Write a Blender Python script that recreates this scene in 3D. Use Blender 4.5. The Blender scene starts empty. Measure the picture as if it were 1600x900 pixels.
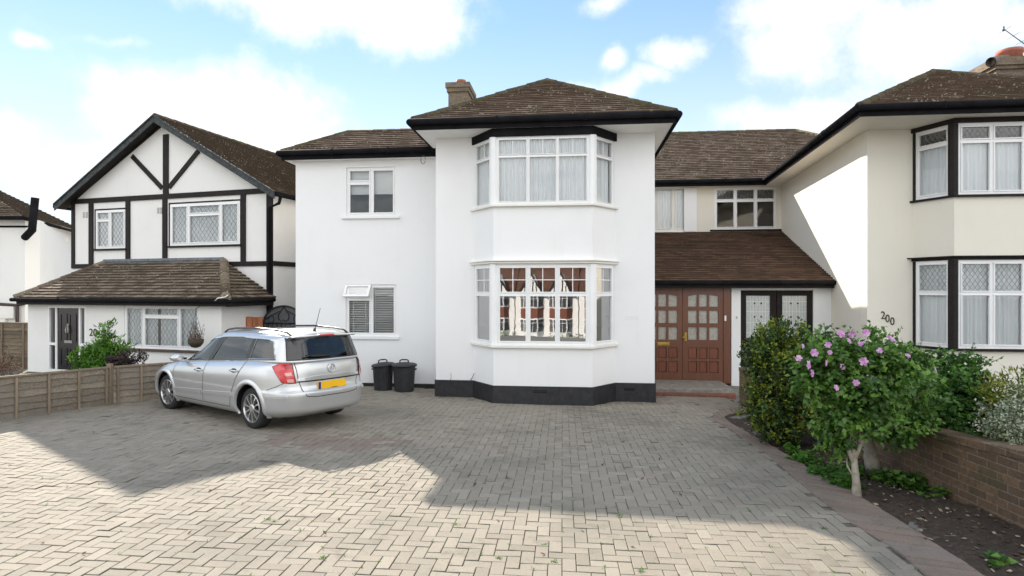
import bpy, bmesh, math, random
from mathutils import Vector, Matrix
from mathutils.bvhtree import BVHTree
from mathutils.geometry import delaunay_2d_cdt

R = math.radians
SC = bpy.context.scene
COL = SC.collection

# ------------------------------------------------------------------ camera, sky, sun, exposure
F, H, HOR, A, B = 920.0, 1.85, 452.0, 0.025, 0.012      # focal length in photo pixels, eye height, horizon row, fall of the drive
cam_d = bpy.data.cameras.new('camera'); cam = bpy.data.objects.new('camera', cam_d); COL.objects.link(cam)
cam_d.sensor_width = 36.0; cam_d.lens = 36.0 * F / 1600.0; cam_d.shift_y = (HOR - 450.0) / 1600.0
cam_d.clip_start = 0.05; cam_d.clip_end = 3000
cam.location = (0, 0, H); cam.rotation_euler = (R(90), 0, 0)
SC.camera = cam

SUN_DIR = Vector((0.88, -1.5, -1.0)).normalized()        # the way the light travels
SUN_EL = math.asin(-SUN_DIR.z); SUN_AZ = math.atan2(-SUN_DIR.x, -SUN_DIR.y)
sun_d = bpy.data.lights.new('sun', 'SUN'); sun_d.energy = 4.4; sun_d.angle = R(0.6); sun_d.color = (1.0, 0.90, 0.77)
sun = bpy.data.objects.new('sun', sun_d); COL.objects.link(sun)
sun.rotation_euler = SUN_DIR.to_track_quat('-Z', 'Y').to_euler(); sun.location = (-20, 30, 25)

vs = SC.view_settings
vs.view_transform = 'Standard'; vs.look = 'None'; vs.gamma = 1.0; vs.use_curve_mapping = False
vs.exposure = 1.17
SC.display_settings.display_device = 'sRGB'

class NT:
    """small helper round a node tree"""
    def __init__(s, nt): s.nt = nt; s.n = nt.nodes; s.l = nt.links
    def new(s, t, **kw):
        n = s.n.new(t)
        for k, v in kw.items(): setattr(n, k, v)
        return n
    def link(s, a, b): s.l.new(a, b)
    def put(s, sock, v):
        if hasattr(v, 'is_linked') or isinstance(v, bpy.types.NodeSocket): s.l.new(v, sock)
        else: sock.default_value = v
    def math(s, op, a, b=None, c=None, clamp=False):
        n = s.new('ShaderNodeMath', operation=op); n.use_clamp = clamp
        s.put(n.inputs[0], a)
        if b is not None: s.put(n.inputs[1], b)
        if c is not None: s.put(n.inputs[2], c)
        return n.outputs[0]
    def vmath(s, op, a, b=None):
        n = s.new('ShaderNodeVectorMath', operation=op); s.put(n.inputs[0], a)
        if b is not None: s.put(n.inputs[1], b)
        return n.outputs['Value'] if op in ('LENGTH', 'DOT_PRODUCT', 'DISTANCE') else n.outputs[0]
    def mix(s, f, a, b, blend='MIX'):
        n = s.new('ShaderNodeMix', data_type='RGBA', blend_type=blend)
        s.put(n.inputs[0], f); s.put(n.inputs[6], a); s.put(n.inputs[7], b)
        return n.outputs[2]
    def noise(s, vec, scale, detail=3.0, rough=0.5):
        n = s.new('ShaderNodeTexNoise'); n.inputs['Scale'].default_value = scale
        n.inputs['Detail'].default_value = detail; n.inputs['Roughness'].default_value = rough
        if vec is not None: s.l.new(vec, n.inputs['Vector'])
        return n.outputs[0]
    def ramp(s, f, stops):
        n = s.new('ShaderNodeValToRGB'); s.put(n.inputs[0], f)
        e = n.color_ramp.elements
        while len(e) < len(stops): e.new(0.5)
        for el, (p, c) in zip(e, stops):
            el.position = p; el.color = c if len(c) == 4 else (*c, 1)
        return n.outputs[0]
    def step(s, f, lo, hi):
        n = s.new('ShaderNodeMapRange', interpolation_type='SMOOTHSTEP'); s.put(n.inputs[0], f)
        n.inputs[1].default_value = lo; n.inputs[2].default_value = hi
        return n.outputs[0]

def direction(px, py): return Vector(((px - 800) / F, 1.0, (HOR - py) / F)).normalized()

world = bpy.data.worlds.new('World'); SC.world = world; world.use_nodes = True
w = NT(world.node_tree); w.n.clear()
tc = w.new('ShaderNodeTexCoord')
sky = w.new('ShaderNodeTexSky', sky_type='NISHITA'); sky.sun_disc = False
sky.sun_elevation = SUN_EL; sky.sun_rotation = SUN_AZ; sky.dust_density = 0.0; sky.air_density = 1.0; sky.ozone_density = 2.5
gen = tc.outputs['Generated']
warp = w.new('ShaderNodeTexNoise'); warp.inputs['Scale'].default_value = 5.0; warp.inputs['Detail'].default_value = 5.0
w.link(gen, warp.inputs['Vector'])
wv = w.vmath('ADD', gen, w.vmath('MULTIPLY', w.vmath('SUBTRACT', warp.outputs[1], (.5, .5, .5)), (.10, .10, .10)))
# separate banks of cumulus: centre direction, half sizes across and up, weight
BANKS = [((470, -5), .30, .08, 1.1), ((350, 165), .19, .075, 1.05), ((430, 235), .16, .06, 1.0), ((235, 200), .13, .045, .75), ((1245, 70), .10, .085, 1.05), ((1460, 40), .20, .085, 1.1), ((1250, 20), .12, .06, .9),
         ((1055, 100), .055, .035, 1.0), ((965, 100), .034, .026, .95), ((1020, 130), .05, .025, .8), ((930, 145), .12, .025, .75), ((1250, 180), .14, .035, .95), ((20, 210), .07, .035, .9),
         ((110, 250), .30, .05, .75), ((500, 215), .12, .05, .6), ((640, 20), .14, .07, .9), ((960, 12), .05, .018, .5), ((50, 62), .018, .012, .55), ((190, 65), .05, .012, .5)]
dens = None
for (c, sx, sz, wt) in BANKS:
    d = direction(*c)
    u = Vector((d.y, -d.x, 0)).normalized(); v = d.cross(u) * -1
    rel = w.vmath('SUBTRACT', wv, tuple(d))
    a = w.math('MULTIPLY', w.vmath('DOT_PRODUCT', rel, tuple(u)), 1 / sx)
    b = w.math('MULTIPLY', w.vmath('DOT_PRODUCT', rel, tuple(v)), 1 / sz)
    f = w.math('MULTIPLY', w.vmath('DOT_PRODUCT', rel, tuple(d)), 1 / .6)
    q = w.math('ADD', w.math('ADD', w.math('MULTIPLY', a, a), w.math('MULTIPLY', b, b)), w.math('MULTIPLY', f, f))
    m = w.math('MULTIPLY', w.math('SUBTRACT', 1.0, w.math('SQRT', q)), wt)
    dens = m if dens is None else w.math('MAXIMUM', dens, m)
sepg = w.new('ShaderNodeSeparateXYZ'); w.link(gen, sepg.inputs[0])
# the dome behind the camera: unseen broken cumulus, added to light the house fronts
flat = w.vmath('DIVIDE', gen, None)
cmb = w.new('ShaderNodeCombineXYZ'); zz = w.math('ADD', w.math('ABSOLUTE', sepg.outputs[2]), .18)
for i in range(3): w.put(cmb.inputs[i], zz)
w.link(cmb.outputs[0], flat.node.inputs[1])
wide = w.noise(flat, 1.1, 6, .55)
behind = w.step(sepg.outputs[1], .45, -.15)
widem = w.math('MULTIPLY', w.math('SUBTRACT', wide, .36), w.math('MULTIPLY', behind, 5.0))
dens = w.math('MAXIMUM', dens, w.math('SUBTRACT', widem, .15))
n1 = w.noise(gen, 9.0, 8, .62); n2 = w.noise(gen, 3.0, 4, .5)
edge = w.math('ADD', dens, w.math('ADD', w.math('MULTIPLY', w.math('SUBTRACT', n1, .5), 1.7), w.math('MULTIPLY', w.math('SUBTRACT', n2, .5), .7)))
cov = w.step(edge, -.02, .80)
# thin veil towards the horizon
veil = w.math('MULTIPLY', w.step(sepg.outputs[2], .46, .06), .82)
skyl = w.vmath('DOT_PRODUCT', sky.outputs[0], (.3, .5, .2))
cmp_ = w.new('ShaderNodeCombineXYZ'); kk_ = w.math('DIVIDE', .125, w.math('ADD', 1.0, w.math('MULTIPLY', skyl, .10)))
for i in range(3): w.put(cmp_.inputs[i], kk_)
skyc = w.vmath('MULTIPLY', sky.outputs[0], cmp_.outputs[0])
CLOUD = w.vmath('MULTIPLY', w.ramp(w.math('ADD', n1, w.math('MULTIPLY', n2, .35)), [(0.40, (.80, .85, .90)), (.70, (1, 1, 1))]), (.56, .56, .56))
bri = w.math('ADD', 1.0, w.math('MULTIPLY', behind, .8))          # unseen clouds behind the camera made brighter than the rest, as fill light
bv = w.new('ShaderNodeCombineXYZ')
for i in range(3): w.put(bv.inputs[i], bri)
CLOUD = w.vmath('MULTIPLY', CLOUD, bv.outputs[0])
c1 = w.mix(.12, skyc, (.36, .48, .54, 1)); c1 = w.mix(veil, c1, (.46, .50, .52, 1))
c2 = w.mix(cov, c1, CLOUD)
bg = w.new('ShaderNodeBackground'); w.link(c2, bg.inputs[0]); bg.inputs[1].default_value = 1.0
wo = w.new('ShaderNodeOutputWorld'); w.link(bg.outputs[0], wo.inputs[0])

# ------------------------------------------------------------------ geometry helpers
def gz(x, y): return -A * y - B * x
def G(px, py):
    """where the sight line through a photo pixel meets the drive"""
    y = F * H / (py - HOR - F * A - B * (px - 800))
    x = (px - 800) / F * y
    return Vector((x, y, gz(x, y)))
def W(px, py, y): return Vector(((px - 800) / F * y, y, H + (HOR - py) / F * y))

class Frame:
    """a house's own axes: x along the front, y into the house, z up"""
    def __init__(s, ox, oy, th): s.ox, s.oy, s.th = ox, oy, th; s.s, s.c = math.sin(th), math.cos(th)
    def loc(s, px, py, ly=0.0):
        dx = (px - 800) / F
        Y = (ly + s.ox * s.s + s.oy * s.c) / (dx * s.s + s.c)
        return Vector(((dx * Y - s.ox) * s.c - (Y - s.oy) * s.s, ly, H + (HOR - py) / F * Y))
    def x(s, px, ly=0.0): return s.loc(px, 450, ly).x
    def z(s, px, py, ly=0.0): return s.loc(px, py, ly).z
    def world(s, p): return Vector((s.ox + p[0] * s.c + p[1] * s.s, s.oy - p[0] * s.s + p[1] * s.c, p[2]))
    def local(s, p):
        dx, dy = p[0] - s.ox, p[1] - s.oy
        return Vector((dx * s.c - dy * s.s, dx * s.s + dy * s.c, p[2]))
    def ground(s, lx, ly): q = s.world((lx, ly, 0)); return gz(q.x, q.y)
    def root(s, name):
        o = bpy.data.objects.new(name, None); COL.objects.link(o); o.empty_display_size = .3
        o.location = (s.ox, s.oy, 0); o.rotation_euler = (0, 0, -s.th); return o

def tag(o, label, cat, group=None, kind=None):
    if label: o['label'] = label
    if cat: o['category'] = cat
    if group: o['group'] = group
    if kind: o['kind'] = kind
    return o
def empty(name, loc=(0, 0, 0), rz=0.0, parent=None):
    o = bpy.data.objects.new(name, None); COL.objects.link(o); o.location = loc; o.rotation_euler = (0, 0, rz)
    o.empty_display_size = .2
    if parent: o.parent = parent
    return o

class MB:
    """collects faces, then links them as one mesh object"""
    def __init__(s): s.v = []; s.f = []; s.m = []; s.r = []; s.sm = []; s.M = Matrix(); s.mi = 0; s.rv = 0.5; s.smooth = False; s.cuts = []
    def cut(s): s.cuts.append(len(s.f))
    def vert(s, p): s.v.append(tuple(s.M @ Vector(p))); return len(s.v) - 1
    def face(s, idx): s.f.append(tuple(idx)); s.m.append(s.mi); s.r.append(s.rv); s.sm.append(s.smooth)
    def poly(s, pts): s.face([s.vert(p) for p in pts])
    def box(s, x0, x1, y0, y1, z0, z1):
        p = [s.vert(q) for q in ((x0, y0, z0), (x1, y0, z0), (x1, y1, z0), (x0, y1, z0), (x0, y0, z1), (x1, y0, z1), (x1, y1, z1), (x0, y1, z1))]
        for q in ((0, 3, 2, 1), (4, 5, 6, 7), (0, 1, 5, 4), (1, 2, 6, 5), (2, 3, 7, 6), (3, 0, 4, 7)): s.face([p[i] for i in q])
    def prism(s, pts, z0, z1):
        ar = sum(pts[i][0] * pts[(i + 1) % len(pts)][1] - pts[(i + 1) % len(pts)][0] * pts[i][1] for i in range(len(pts)))
        if ar < 0: pts = pts[::-1]
        f0 = z0 if callable(z0) else (lambda p: z0); f1 = z1 if callable(z1) else (lambda p: z1)
        b = [s.vert((p[0], p[1], f0(p))) for p in pts]; t = [s.vert((p[0], p[1], f1(p))) for p in pts]
        s.face(b[::-1]); s.face(t)
        n = len(pts)
        for i in range(n): s.face((b[i], b[(i + 1) % n], t[(i + 1) % n], t[i]))
    def bar(s, a, b, w, d, up=(0, 0, 1)):
        """a straight bar from a to b: w across 'up x axis', d along the other way"""
        a, b = Vector(a), Vector(b); e = (b - a).normalized(); up = Vector(up)
        sd = e.cross(up)
        if sd.length < 1e-4: sd = e.cross(Vector((1, 0, 0)))
        sd.normalize(); u2 = sd.cross(e).normalized()
        q = []
        for P in (a, b):
            for (i, j) in ((-1, -1), (1, -1), (1, 1), (-1, 1)): q.append(s.vert(P + sd * (i * w / 2) + u2 * (j * d / 2)))
        for f in ((0, 3, 2, 1), (4, 5, 6, 7), (0, 1, 5, 4), (1, 2, 6, 5), (2, 3, 7, 6), (3, 0, 4, 7)): s.face([q[i] for i in f])
    def tube(s, pts, r, n=8, cap=True):
        pts = [Vector(p) for p in pts]; rs = r if isinstance(r, (list, tuple)) else [r] * len(pts)
        rings = []; prev = None
        for i, p in enumerate(pts):
            d = (pts[min(i + 1, len(pts) - 1)] - pts[max(i - 1, 0)]).normalized()
            ref = Vector((0, 0, 1)) if abs(d.z) < .9 else Vector((1, 0, 0))
            if prev is not None:
                x = prev - d * prev.dot(d)
                x = x.normalized() if x.length > 1e-5 else d.cross(ref).normalized()
            else: x = d.cross(ref).normalized()
            prev = x; y = d.cross(x)
            rings.append([s.vert(p + (x * math.cos(t) + y * math.sin(t)) * rs[i]) for t in (2 * math.pi * k / n for k in range(n))])
        o = s.smooth; s.smooth = True
        for a, b in zip(rings, rings[1:]):
            for k in range(n): s.face((a[k], a[(k + 1) % n], b[(k + 1) % n], b[k]))
        s.smooth = o
        if cap: s.face(rings[0][::-1]); s.face(rings[-1])
    def lathe(s, prof, n=24, axis='z', smooth=True, caps=True):
        rings = []
        for (r, h) in prof:
            ring = []
            for k in range(n):
                t = 2 * math.pi * k / n; c, sn = math.cos(t) * r, math.sin(t) * r
                ring.append(s.vert((c, sn, h) if axis == 'z' else (c, h, sn)))
            rings.append(ring)
        o = s.smooth; s.smooth = smooth
        for a, b in zip(rings, rings[1:]):
            for k in range(n): 
                q = (a[k], a[(k + 1) % n], b[(k + 1) % n], b[k]); s.face(q if axis == 'z' else q[::-1])
        s.smooth = o
        if not caps: return
        s.face(rings[0][::-1] if axis == 'z' else rings[0]); s.face(rings[-1] if axis == 'z' else rings[-1][::-1])
    def build(s, name, mats, parent=None, bevel=0, label=None):
        cs = sorted(set(s.cuts + [0, len(s.f)]))
        if len(cs) > 2:                    # separate pieces become separate objects of the same kind
            first = None
            for a, b in zip(cs, cs[1:]):
                q = MB(); mp = {}
                for i in range(a, b):
                    f = []
                    for v in s.f[i]:
                        if v not in mp: mp[v] = len(q.v); q.v.append(s.v[v])
                        f.append(mp[v])
                    q.f.append(tuple(f)); q.m.append(s.m[i]); q.r.append(s.r[i]); q.sm.append(s.sm[i])
                o = q.build(name, mats, parent, bevel, label); first = first or o
            return first
        me = bpy.data.meshes.new(name); me.from_pydata(s.v, [], s.f)
        if not isinstance(mats, (list, tuple)): mats = [mats]
        for m in mats: me.materials.append(m)
        if any(s.m): me.polygons.foreach_set('material_index', s.m)
        me.polygons.foreach_set('use_smooth', s.sm)
        at = me.attributes.new('rnd', 'FLOAT', 'FACE'); at.data.foreach_set('value', s.r)
        me.update()
        o = bpy.data.objects.new(name, me); COL.objects.link(o)
        if parent: o.parent = parent
        if bevel:
            b = o.modifiers.new('bevel', 'BEVEL'); b.width = bevel; b.segments = 2; b.limit_method = 'ANGLE'; b.angle_limit = R(40)
        if label: o['label'] = label
        return o

def inside(p, poly):
    x, y = p[0], p[1]; c = False; j = len(poly) - 1
    for i in range(len(poly)):
        xi, yi = poly[i][0], poly[i][1]; xj, yj = poly[j][0], poly[j][1]
        if (yi > y) != (yj > y) and x < (xj - xi) * (y - yi) / (yj - yi) + xi: c = not c
        j = i
    return c

def wall(mb, outer, holes, y0, y1):
    """an upright wall in the xz plane from y0 (front) to y1 (back), outline 'outer', openings 'holes' (both lists of (x, z))"""
    loops = [outer] + holes; vs_, es = [], []
    for lp in loops:
        b = len(vs_); vs_ += [Vector((p[0], p[1])) for p in lp]; es += [(b + i, b + (i + 1) % len(lp)) for i in range(len(lp))]
    res = delaunay_2d_cdt(vs_, es, [], 1, 1e-5)
    V, Fc = res[0], res[2]
    fr = [mb.vert((p.x, y0, p.y)) for p in V]; bk = [mb.vert((p.x, y1, p.y)) for p in V]
    for f in Fc:
        c = sum((V[i] for i in f), Vector((0, 0))) / len(f)
        if not inside(c, outer) or any(inside(c, h) for h in holes): continue
        a = [V[i] for i in f]
        ar = sum(a[i].x * a[(i + 1) % len(a)].y - a[(i + 1) % len(a)].x * a[i].y for i in range(len(a)))
        f = list(f) if ar > 0 else list(f)[::-1]
        mb.face([fr[i] for i in f]); mb.face([bk[i] for i in f][::-1])
    for k, lp in enumerate(loops):
        ar = sum(lp[i][0] * lp[(i + 1) % len(lp)][1] - lp[(i + 1) % len(lp)][0] * lp[i][1] for i in range(len(lp)))
        L = lp if (ar > 0) == (k == 0) else lp[::-1]
        for i in range(len(L)):
            p, q = L[i], L[(i + 1) % len(L)]
            mb.poly([(p[0], y0, p[1]), (p[0], y1, p[1]), (q[0], y1, q[1]), (q[0], y0, q[1])])

def rect(x0, x1, z0, z1): return [(x0, z0), (x1, z0), (x1, z1), (x0, z1)]

def clip(poly, conv):
    """Sutherland-Hodgman in 2D; conv is convex and counter-clockwise"""
    out = poly
    for i in range(len(conv)):
        a, b = conv[i], conv[(i + 1) % len(conv)]; inp = out; out = []
        def side(p): return (b[0] - a[0]) * (p[1] - a[1]) - (b[1] - a[1]) * (p[0] - a[0])
        for j in range(len(inp)):
            p, q = inp[j], inp[(j + 1) % len(inp)]; sp, sq = side(p), side(q)
            if sp >= 0: out.append(p)
            if (sp > 0 and sq < 0) or (sp < 0 and sq > 0):
                t = sp / (sp - sq); out.append((p[0] + (q[0] - p[0]) * t, p[1] + (q[1] - p[1]) * t))
        if not out: return []
    return out

def tiles(mb, poly, gauge=.135, tw=.20, lift=.028, seed=1, under=True):
    """plain tiles in lapped courses over one flat convex roof slope"""
    rng = random.Random(seed)
    P = [Vector(p) for p in poly]
    n = Vector((0, 0, 0))
    for i in range(len(P)): n += (P[i] - P[0]).cross(P[(i + 1) % len(P)] - P[0])
    n.normalize()
    if n.z < 0: n = -n; P = P[::-1]
    e1 = Vector((0, 0, 1)).cross(n).normalized(); e2 = n.cross(e1).normalized()
    o = min(P, key=lambda p: p.z)
    Q = [((p - o).dot(e1), (p - o).dot(e2)) for p in P]
    t1 = max(q[1] for q in Q); s0 = min(q[0] for q in Q); s1 = max(q[0] for q in Q)
    if under:
        mb.rv = .1; mb.poly([p - n * .004 for p in P]); mb.poly([p - n * .05 for p in P[::-1]])
        for i in range(len(P)):
            a, b = P[i], P[(i + 1) % len(P)]; mb.poly([a - n * .05, b - n * .05, b - n * .004, a - n * .004])
    k = 0; t = 0.0
    while t < t1:
        s = s0 - (.5 * tw if k % 2 else 0)
        wob = rng.uniform(-.003, .003)
        while s < s1:
            q = clip([(s + .0015, t), (s + tw - .0015, t), (s + tw - .0015, t + gauge), (s + .0015, t + gauge)], Q)
            s += tw
            if len(q) < 3: continue
            l1 = lift + wob + rng.uniform(-.004, .004); tl = rng.uniform(-.03, .03)
            mb.rv = rng.random()
            ids = []
            for (a, b) in q:
                h = l1 * (1 - (b - t) / gauge) + .003 + tl * (a - s + tw * .5) * .5
                ids.append(mb.vert(o + e1 * a + e2 * b + n * h))
            mb.face(ids)
            lo = [(i, p) for i, p in enumerate(q) if abs(p[1] - t) < 1e-4]
            if len(lo) >= 2:
                lo.sort(key=lambda z: z[1][0]); (i, pa), (j, pb) = lo[0], lo[-1]
                a0 = mb.vert(o + e1 * pa[0] + e2 * pa[1] - n * .004); b0 = mb.vert(o + e1 * pb[0] + e2 * pb[1] - n * .004)
                mb.rv *= .15; mb.face((a0, b0, ids[j], ids[i]))
        t += gauge; k += 1

def ridge(mb, a, b, r=.085, step=.3, seed=0):
    """half round ridge or hip tiles from a to b"""
    mb.cut(); rng = random.Random(seed); a, b = Vector(a), Vector(b); L = (b - a).length; d = (b - a) / L
    n = max(1, int(L / step)); sd = d.cross(Vector((0, 0, 1))).normalized(); up = sd.cross(d).normalized()
    for k in range(n):
        p, q = a + d * (L * k / n), a + d * (L * (k + 1) / n + .012)
        mb.rv = rng.random(); rr = r * rng.uniform(.95, 1.05); pr = []
        for P, f in ((p, 1.06), (q, .94)):
            pr.append([mb.vert(P + sd * math.cos(t) * rr * f + up * (math.sin(t) * rr * f - .03)) for t in (math.pi * i / 8 for i in range(9))])
        o = mb.smooth; mb.smooth = True
        for i in range(8): mb.face((pr[0][i], pr[1][i], pr[1][i + 1], pr[0][i + 1]))
        mb.smooth = o
        for e in pr: mb.face(e)

# ------------------------------------------------------------------ materials
def base_mat(name):
    m = bpy.data.materials.new(name); m.use_nodes = True
    t = NT(m.node_tree); t.n.clear()
    out = t.new('ShaderNodeOutputMaterial'); b = t.new('ShaderNodeBsdfPrincipled'); t.link(b.outputs[0], out.inputs[0])
    t.b = b; t.out = out; t.obj = t.new('ShaderNodeTexCoord').outputs['Object']
    return m, t
def bump(t, h, strength=.3, dist=.01):
    n = t.new('ShaderNodeBump'); n.inputs['Strength'].default_value = strength; n.inputs['Distance'].default_value = dist
    t.put(n.inputs['Height'], h); t.link(n.outputs[0], t.b.inputs['Normal'])
def rgb(c): return (*c, 1)
def plain(name, col, rough=.5, metal=0.0, var=.12, scale=6.0, bmp=0.0, bscale=60.0, spec=.5, coat=0.0):
    m, t = base_mat(name)
    n = t.noise(t.obj, scale, 5, .6)
    lo = tuple(c * (1 - var) for c in col); hi = tuple(min(1, c * (1 + var)) for c in col)
    t.link(t.ramp(n, [(.3, lo), (.7, hi)]), t.b.inputs['Base Color'])
    t.b.inputs['Roughness'].default_value = rough; t.b.inputs['Metallic'].default_value = metal
    t.b.inputs['Specular IOR Level'].default_value = spec; t.b.inputs['Coat Weight'].default_value = coat
    if bmp: bump(t, t.noise(t.obj, bscale, 4, .6), bmp, .004)
    return m
def render_wall(name, col, dirt, amount=.25):
    """painted render: trowel unevenness, faint blotches and rain streaks"""
    m, t = base_mat(name)
    big = t.noise(t.obj, 1.1, 6, .6)
    mp = t.new('ShaderNodeMapping'); mp.inputs['Scale'].default_value = (5, 5, .35); t.link(t.obj, mp.inputs[0])
    streak = t.noise(mp.outputs[0], 1.6, 6, .65)
    f = t.math('MULTIPLY', t.math('ADD', t.step(big, .45, .8), t.step(streak, .52, .85)), amount)
    fine = t.noise(t.obj, 38, 3, .6)
    c = t.mix(f, rgb(col), rgb(dirt))
    c = t.mix(t.math('MULTIPLY', t.step(fine, .35, .75), .05), c, rgb(dirt))
    t.link(c, t.b.inputs['Base Color']); t.b.inputs['Roughness'].default_value = .85; t.b.inputs['Specular IOR Level'].default_value = .25
    hh = t.math('ADD', t.math('MULTIPLY', t.noise(t.obj, 130, 3, .6), .35), t.math('MULTIPLY', t.noise(t.obj, 3.0, 4, .55), 2.2))
    bump(t, hh, .35, .006)
    return m
def attr(t, n='rnd'):
    a = t.new('ShaderNodeAttribute'); a.attribute_name = n; return a.outputs['Fac']
def tile_mat(name, cols, lichen=.5, moss=.5, moss_col=(.06, .07, .02)):
    m, t = base_mat(name)
    a = attr(t)
    n = len(cols); c = t.ramp(a, [((i + .3) / n, cc) for i, cc in enumerate(cols)])
    big = t.noise(t.obj, .9, 5, .6)
    c = t.mix(t.math('MULTIPLY', t.step(big, .48, .75), moss), c, rgb(moss_col))
    grain = t.noise(t.obj, 55, 4, .7)
    c = t.mix(t.math('MULTIPLY', t.step(grain, .35, .75), .35), c, (.02, .015, .012, 1), 'MIX')
    sp = t.noise(t.obj, 22, 2, .5); spz = t.noise(t.obj, 1.7, 3, .6)
    li = t.math('MULTIPLY', t.step(sp, .62, .68), t.math('MULTIPLY', t.step(spz, .38, .62), lichen))
    c = t.mix(li, c, (.50, .47, .38, 1))
    t.link(c, t.b.inputs['Base Color']); t.b.inputs['Roughness'].default_value = .9; t.b.inputs['Specular IOR Level'].default_value = .12
    bump(t, grain, .5, .006)
    return m
def brick_mat(name, c1, c2, mortar, scale=1.0, rot=False, moss=0.0):
    m, t = base_mat(name)
    sep = t.new('ShaderNodeSeparateXYZ'); t.link(t.obj, sep.inputs[0])
    cb = t.new('ShaderNodeCombineXYZ'); t.put(cb.inputs[0], t.math('ADD', sep.outputs[0], sep.outputs[1])); t.link(sep.outputs[2], cb.inputs[1])
    b = t.new('ShaderNodeTexBrick'); t.link(cb.outputs[0], b.inputs['Vector'])
    b.inputs['Scale'].default_value = scale; b.inputs['Brick Width'].default_value = .225; b.inputs['Row Height'].default_value = .075
    b.inputs['Mortar Size'].default_value = .006; b.inputs['Mortar Smooth'].default_value = .3; b.inputs['Bias'].default_value = 0
    b.inputs['Color1'].default_value = rgb(c1); b.inputs['Color2'].default_value = rgb(c2); b.inputs['Mortar'].default_value = rgb(mortar)
    n = t.noise(t.obj, 22, 5, .65)
    c = t.mix(t.math('MULTIPLY', t.step(n, .4, .75), .6), b.outputs[0], (.035, .03, .022, 1))
    if moss: c = t.mix(t.math('MULTIPLY', t.step(t.noise(t.obj, 2.3, 5, .6), .5, .7), moss), c, (.05, .055, .018, 1))
    t.link(c, t.b.inputs['Base Color']); t.b.inputs['Roughness'].default_value = .9
    bump(t, t.math('ADD', t.math('MULTIPLY', b.outputs[1], -1.0), t.math('MULTIPLY', n, .4)), .7, .008)
    return m
def wood_mat(name, c1, c2, axis=0, rough=.7, weather=None, coat=0.0):
    m, t = base_mat(name)
    mp = t.new('ShaderNodeMapping'); sc = [30, 30, 30]; sc[axis] = 1.6; mp.inputs['Scale'].default_value = sc; t.link(t.obj, mp.inputs[0])
    g = t.noise(mp.outputs[0], 1.0, 6, .65); a = attr(t)
    c = t.ramp(g, [(.3, c1), (.7, c2)])
    hv = t.new('ShaderNodeHueSaturation'); t.link(c, hv.inputs['Color']); t.put(hv.inputs['Value'], t.math('ADD', .7, t.math('MULTIPLY', a, .6))); c = hv.outputs[0]
    if weather: c = t.mix(t.step(t.noise(t.obj, 1.6, 5, .6), .4, .7), c, rgb(weather))
    t.link(c, t.b.inputs['Base Color']); t.b.inputs['Roughness'].default_value = rough; t.b.inputs['Coat Weight'].default_value = coat
    bump(t, g, .35, .004)
    return m
def glass_mat(name, tint=(1, 1, 1), gain=1.6, base=.05, wavy=.15, refl=(1, 1, 1)):
    m = bpy.data.materials.new(name); m.use_nodes = True
    t = NT(m.node_tree); t.n.clear()
    out = t.new('ShaderNodeOutputMaterial'); gl = t.new('ShaderNodeBsdfGlossy'); tr = t.new('ShaderNodeBsdfTransparent')
    gl.inputs['Roughness'].default_value = .0; gl.inputs['Color'].default_value = rgb(refl); tr.inputs[0].default_value = rgb(tint)
    fr = t.new('ShaderNodeFresnel'); fr.inputs[0].default_value = 1.5
    f = t.math('ADD', t.math('MULTIPLY', fr.outputs[0], gain), base, clamp=True)
    mx = t.new('ShaderNodeMixShader'); t.link(f, mx.inputs[0]); t.link(tr.outputs[0], mx.inputs[1]); t.link(gl.outputs[0], mx.inputs[2]); t.link(mx.outputs[0], out.inputs[0])
    if wavy:
        ob = t.new('ShaderNodeTexCoord').outputs['Object']
        bp = t.new('ShaderNodeBump'); bp.inputs['Strength'].default_value = wavy; bp.inputs['Distance'].default_value = .02
        t.link(t.noise(ob, 2.6, 2, .5), bp.inputs['Height']); t.link(bp.outputs[0], gl.inputs['Normal'])
    return m
def leaf_mat(name, cols, rough=.45, trans=.35):
    m, t = base_mat(name)
    a = attr(t); n = len(cols)
    c = t.ramp(a, [((i + .3) / n, cc) for i, cc in enumerate(cols)])
    t.link(c, t.b.inputs['Base Color']); t.b.inputs['Roughness'].default_value = rough; t.b.inputs['Specular IOR Level'].default_value = .4
    tl = t.new('ShaderNodeBsdfTranslucent'); t.link(t.mix(.5, c, (.35, .45, .05, 1), 'MULTIPLY'), tl.inputs[0]); 
    hs = t.new('ShaderNodeHueSaturation'); t.link(c, hs.inputs['Color']); hs.inputs['Value'].default_value = 1.5; t.link(hs.outputs[0], tl.inputs[0])
    mx = t.new('ShaderNodeMixShader'); mx.inputs[0].default_value = trans
    t.link(t.b.outputs[0], mx.inputs[1]); t.link(tl.outputs[0], mx.inputs[2]); t.link(mx.outputs[0], t.out.inputs[0])
    return m
def curtain_mat(name, col, trans=.4):
    m, t = base_mat(name)
    wv = t.noise(t.obj, 90, 2, .5)
    t.link(t.mix(t.math('MULTIPLY', wv, .2), rgb(col), rgb(tuple(c * .7 for c in col))), t.b.inputs['Base Color']); t.b.inputs['Roughness'].default_value = .9
    tl = t.new('ShaderNodeBsdfTranslucent'); tl.inputs[0].default_value = rgb(col)
    mx = t.new('ShaderNodeMixShader'); mx.inputs[0].default_value = trans
    t.link(t.b.outputs[0], mx.inputs[1]); t.link(tl.outputs[0], mx.inputs[2]); t.link(mx.outputs[0], t.out.inputs[0])
    return m
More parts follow.
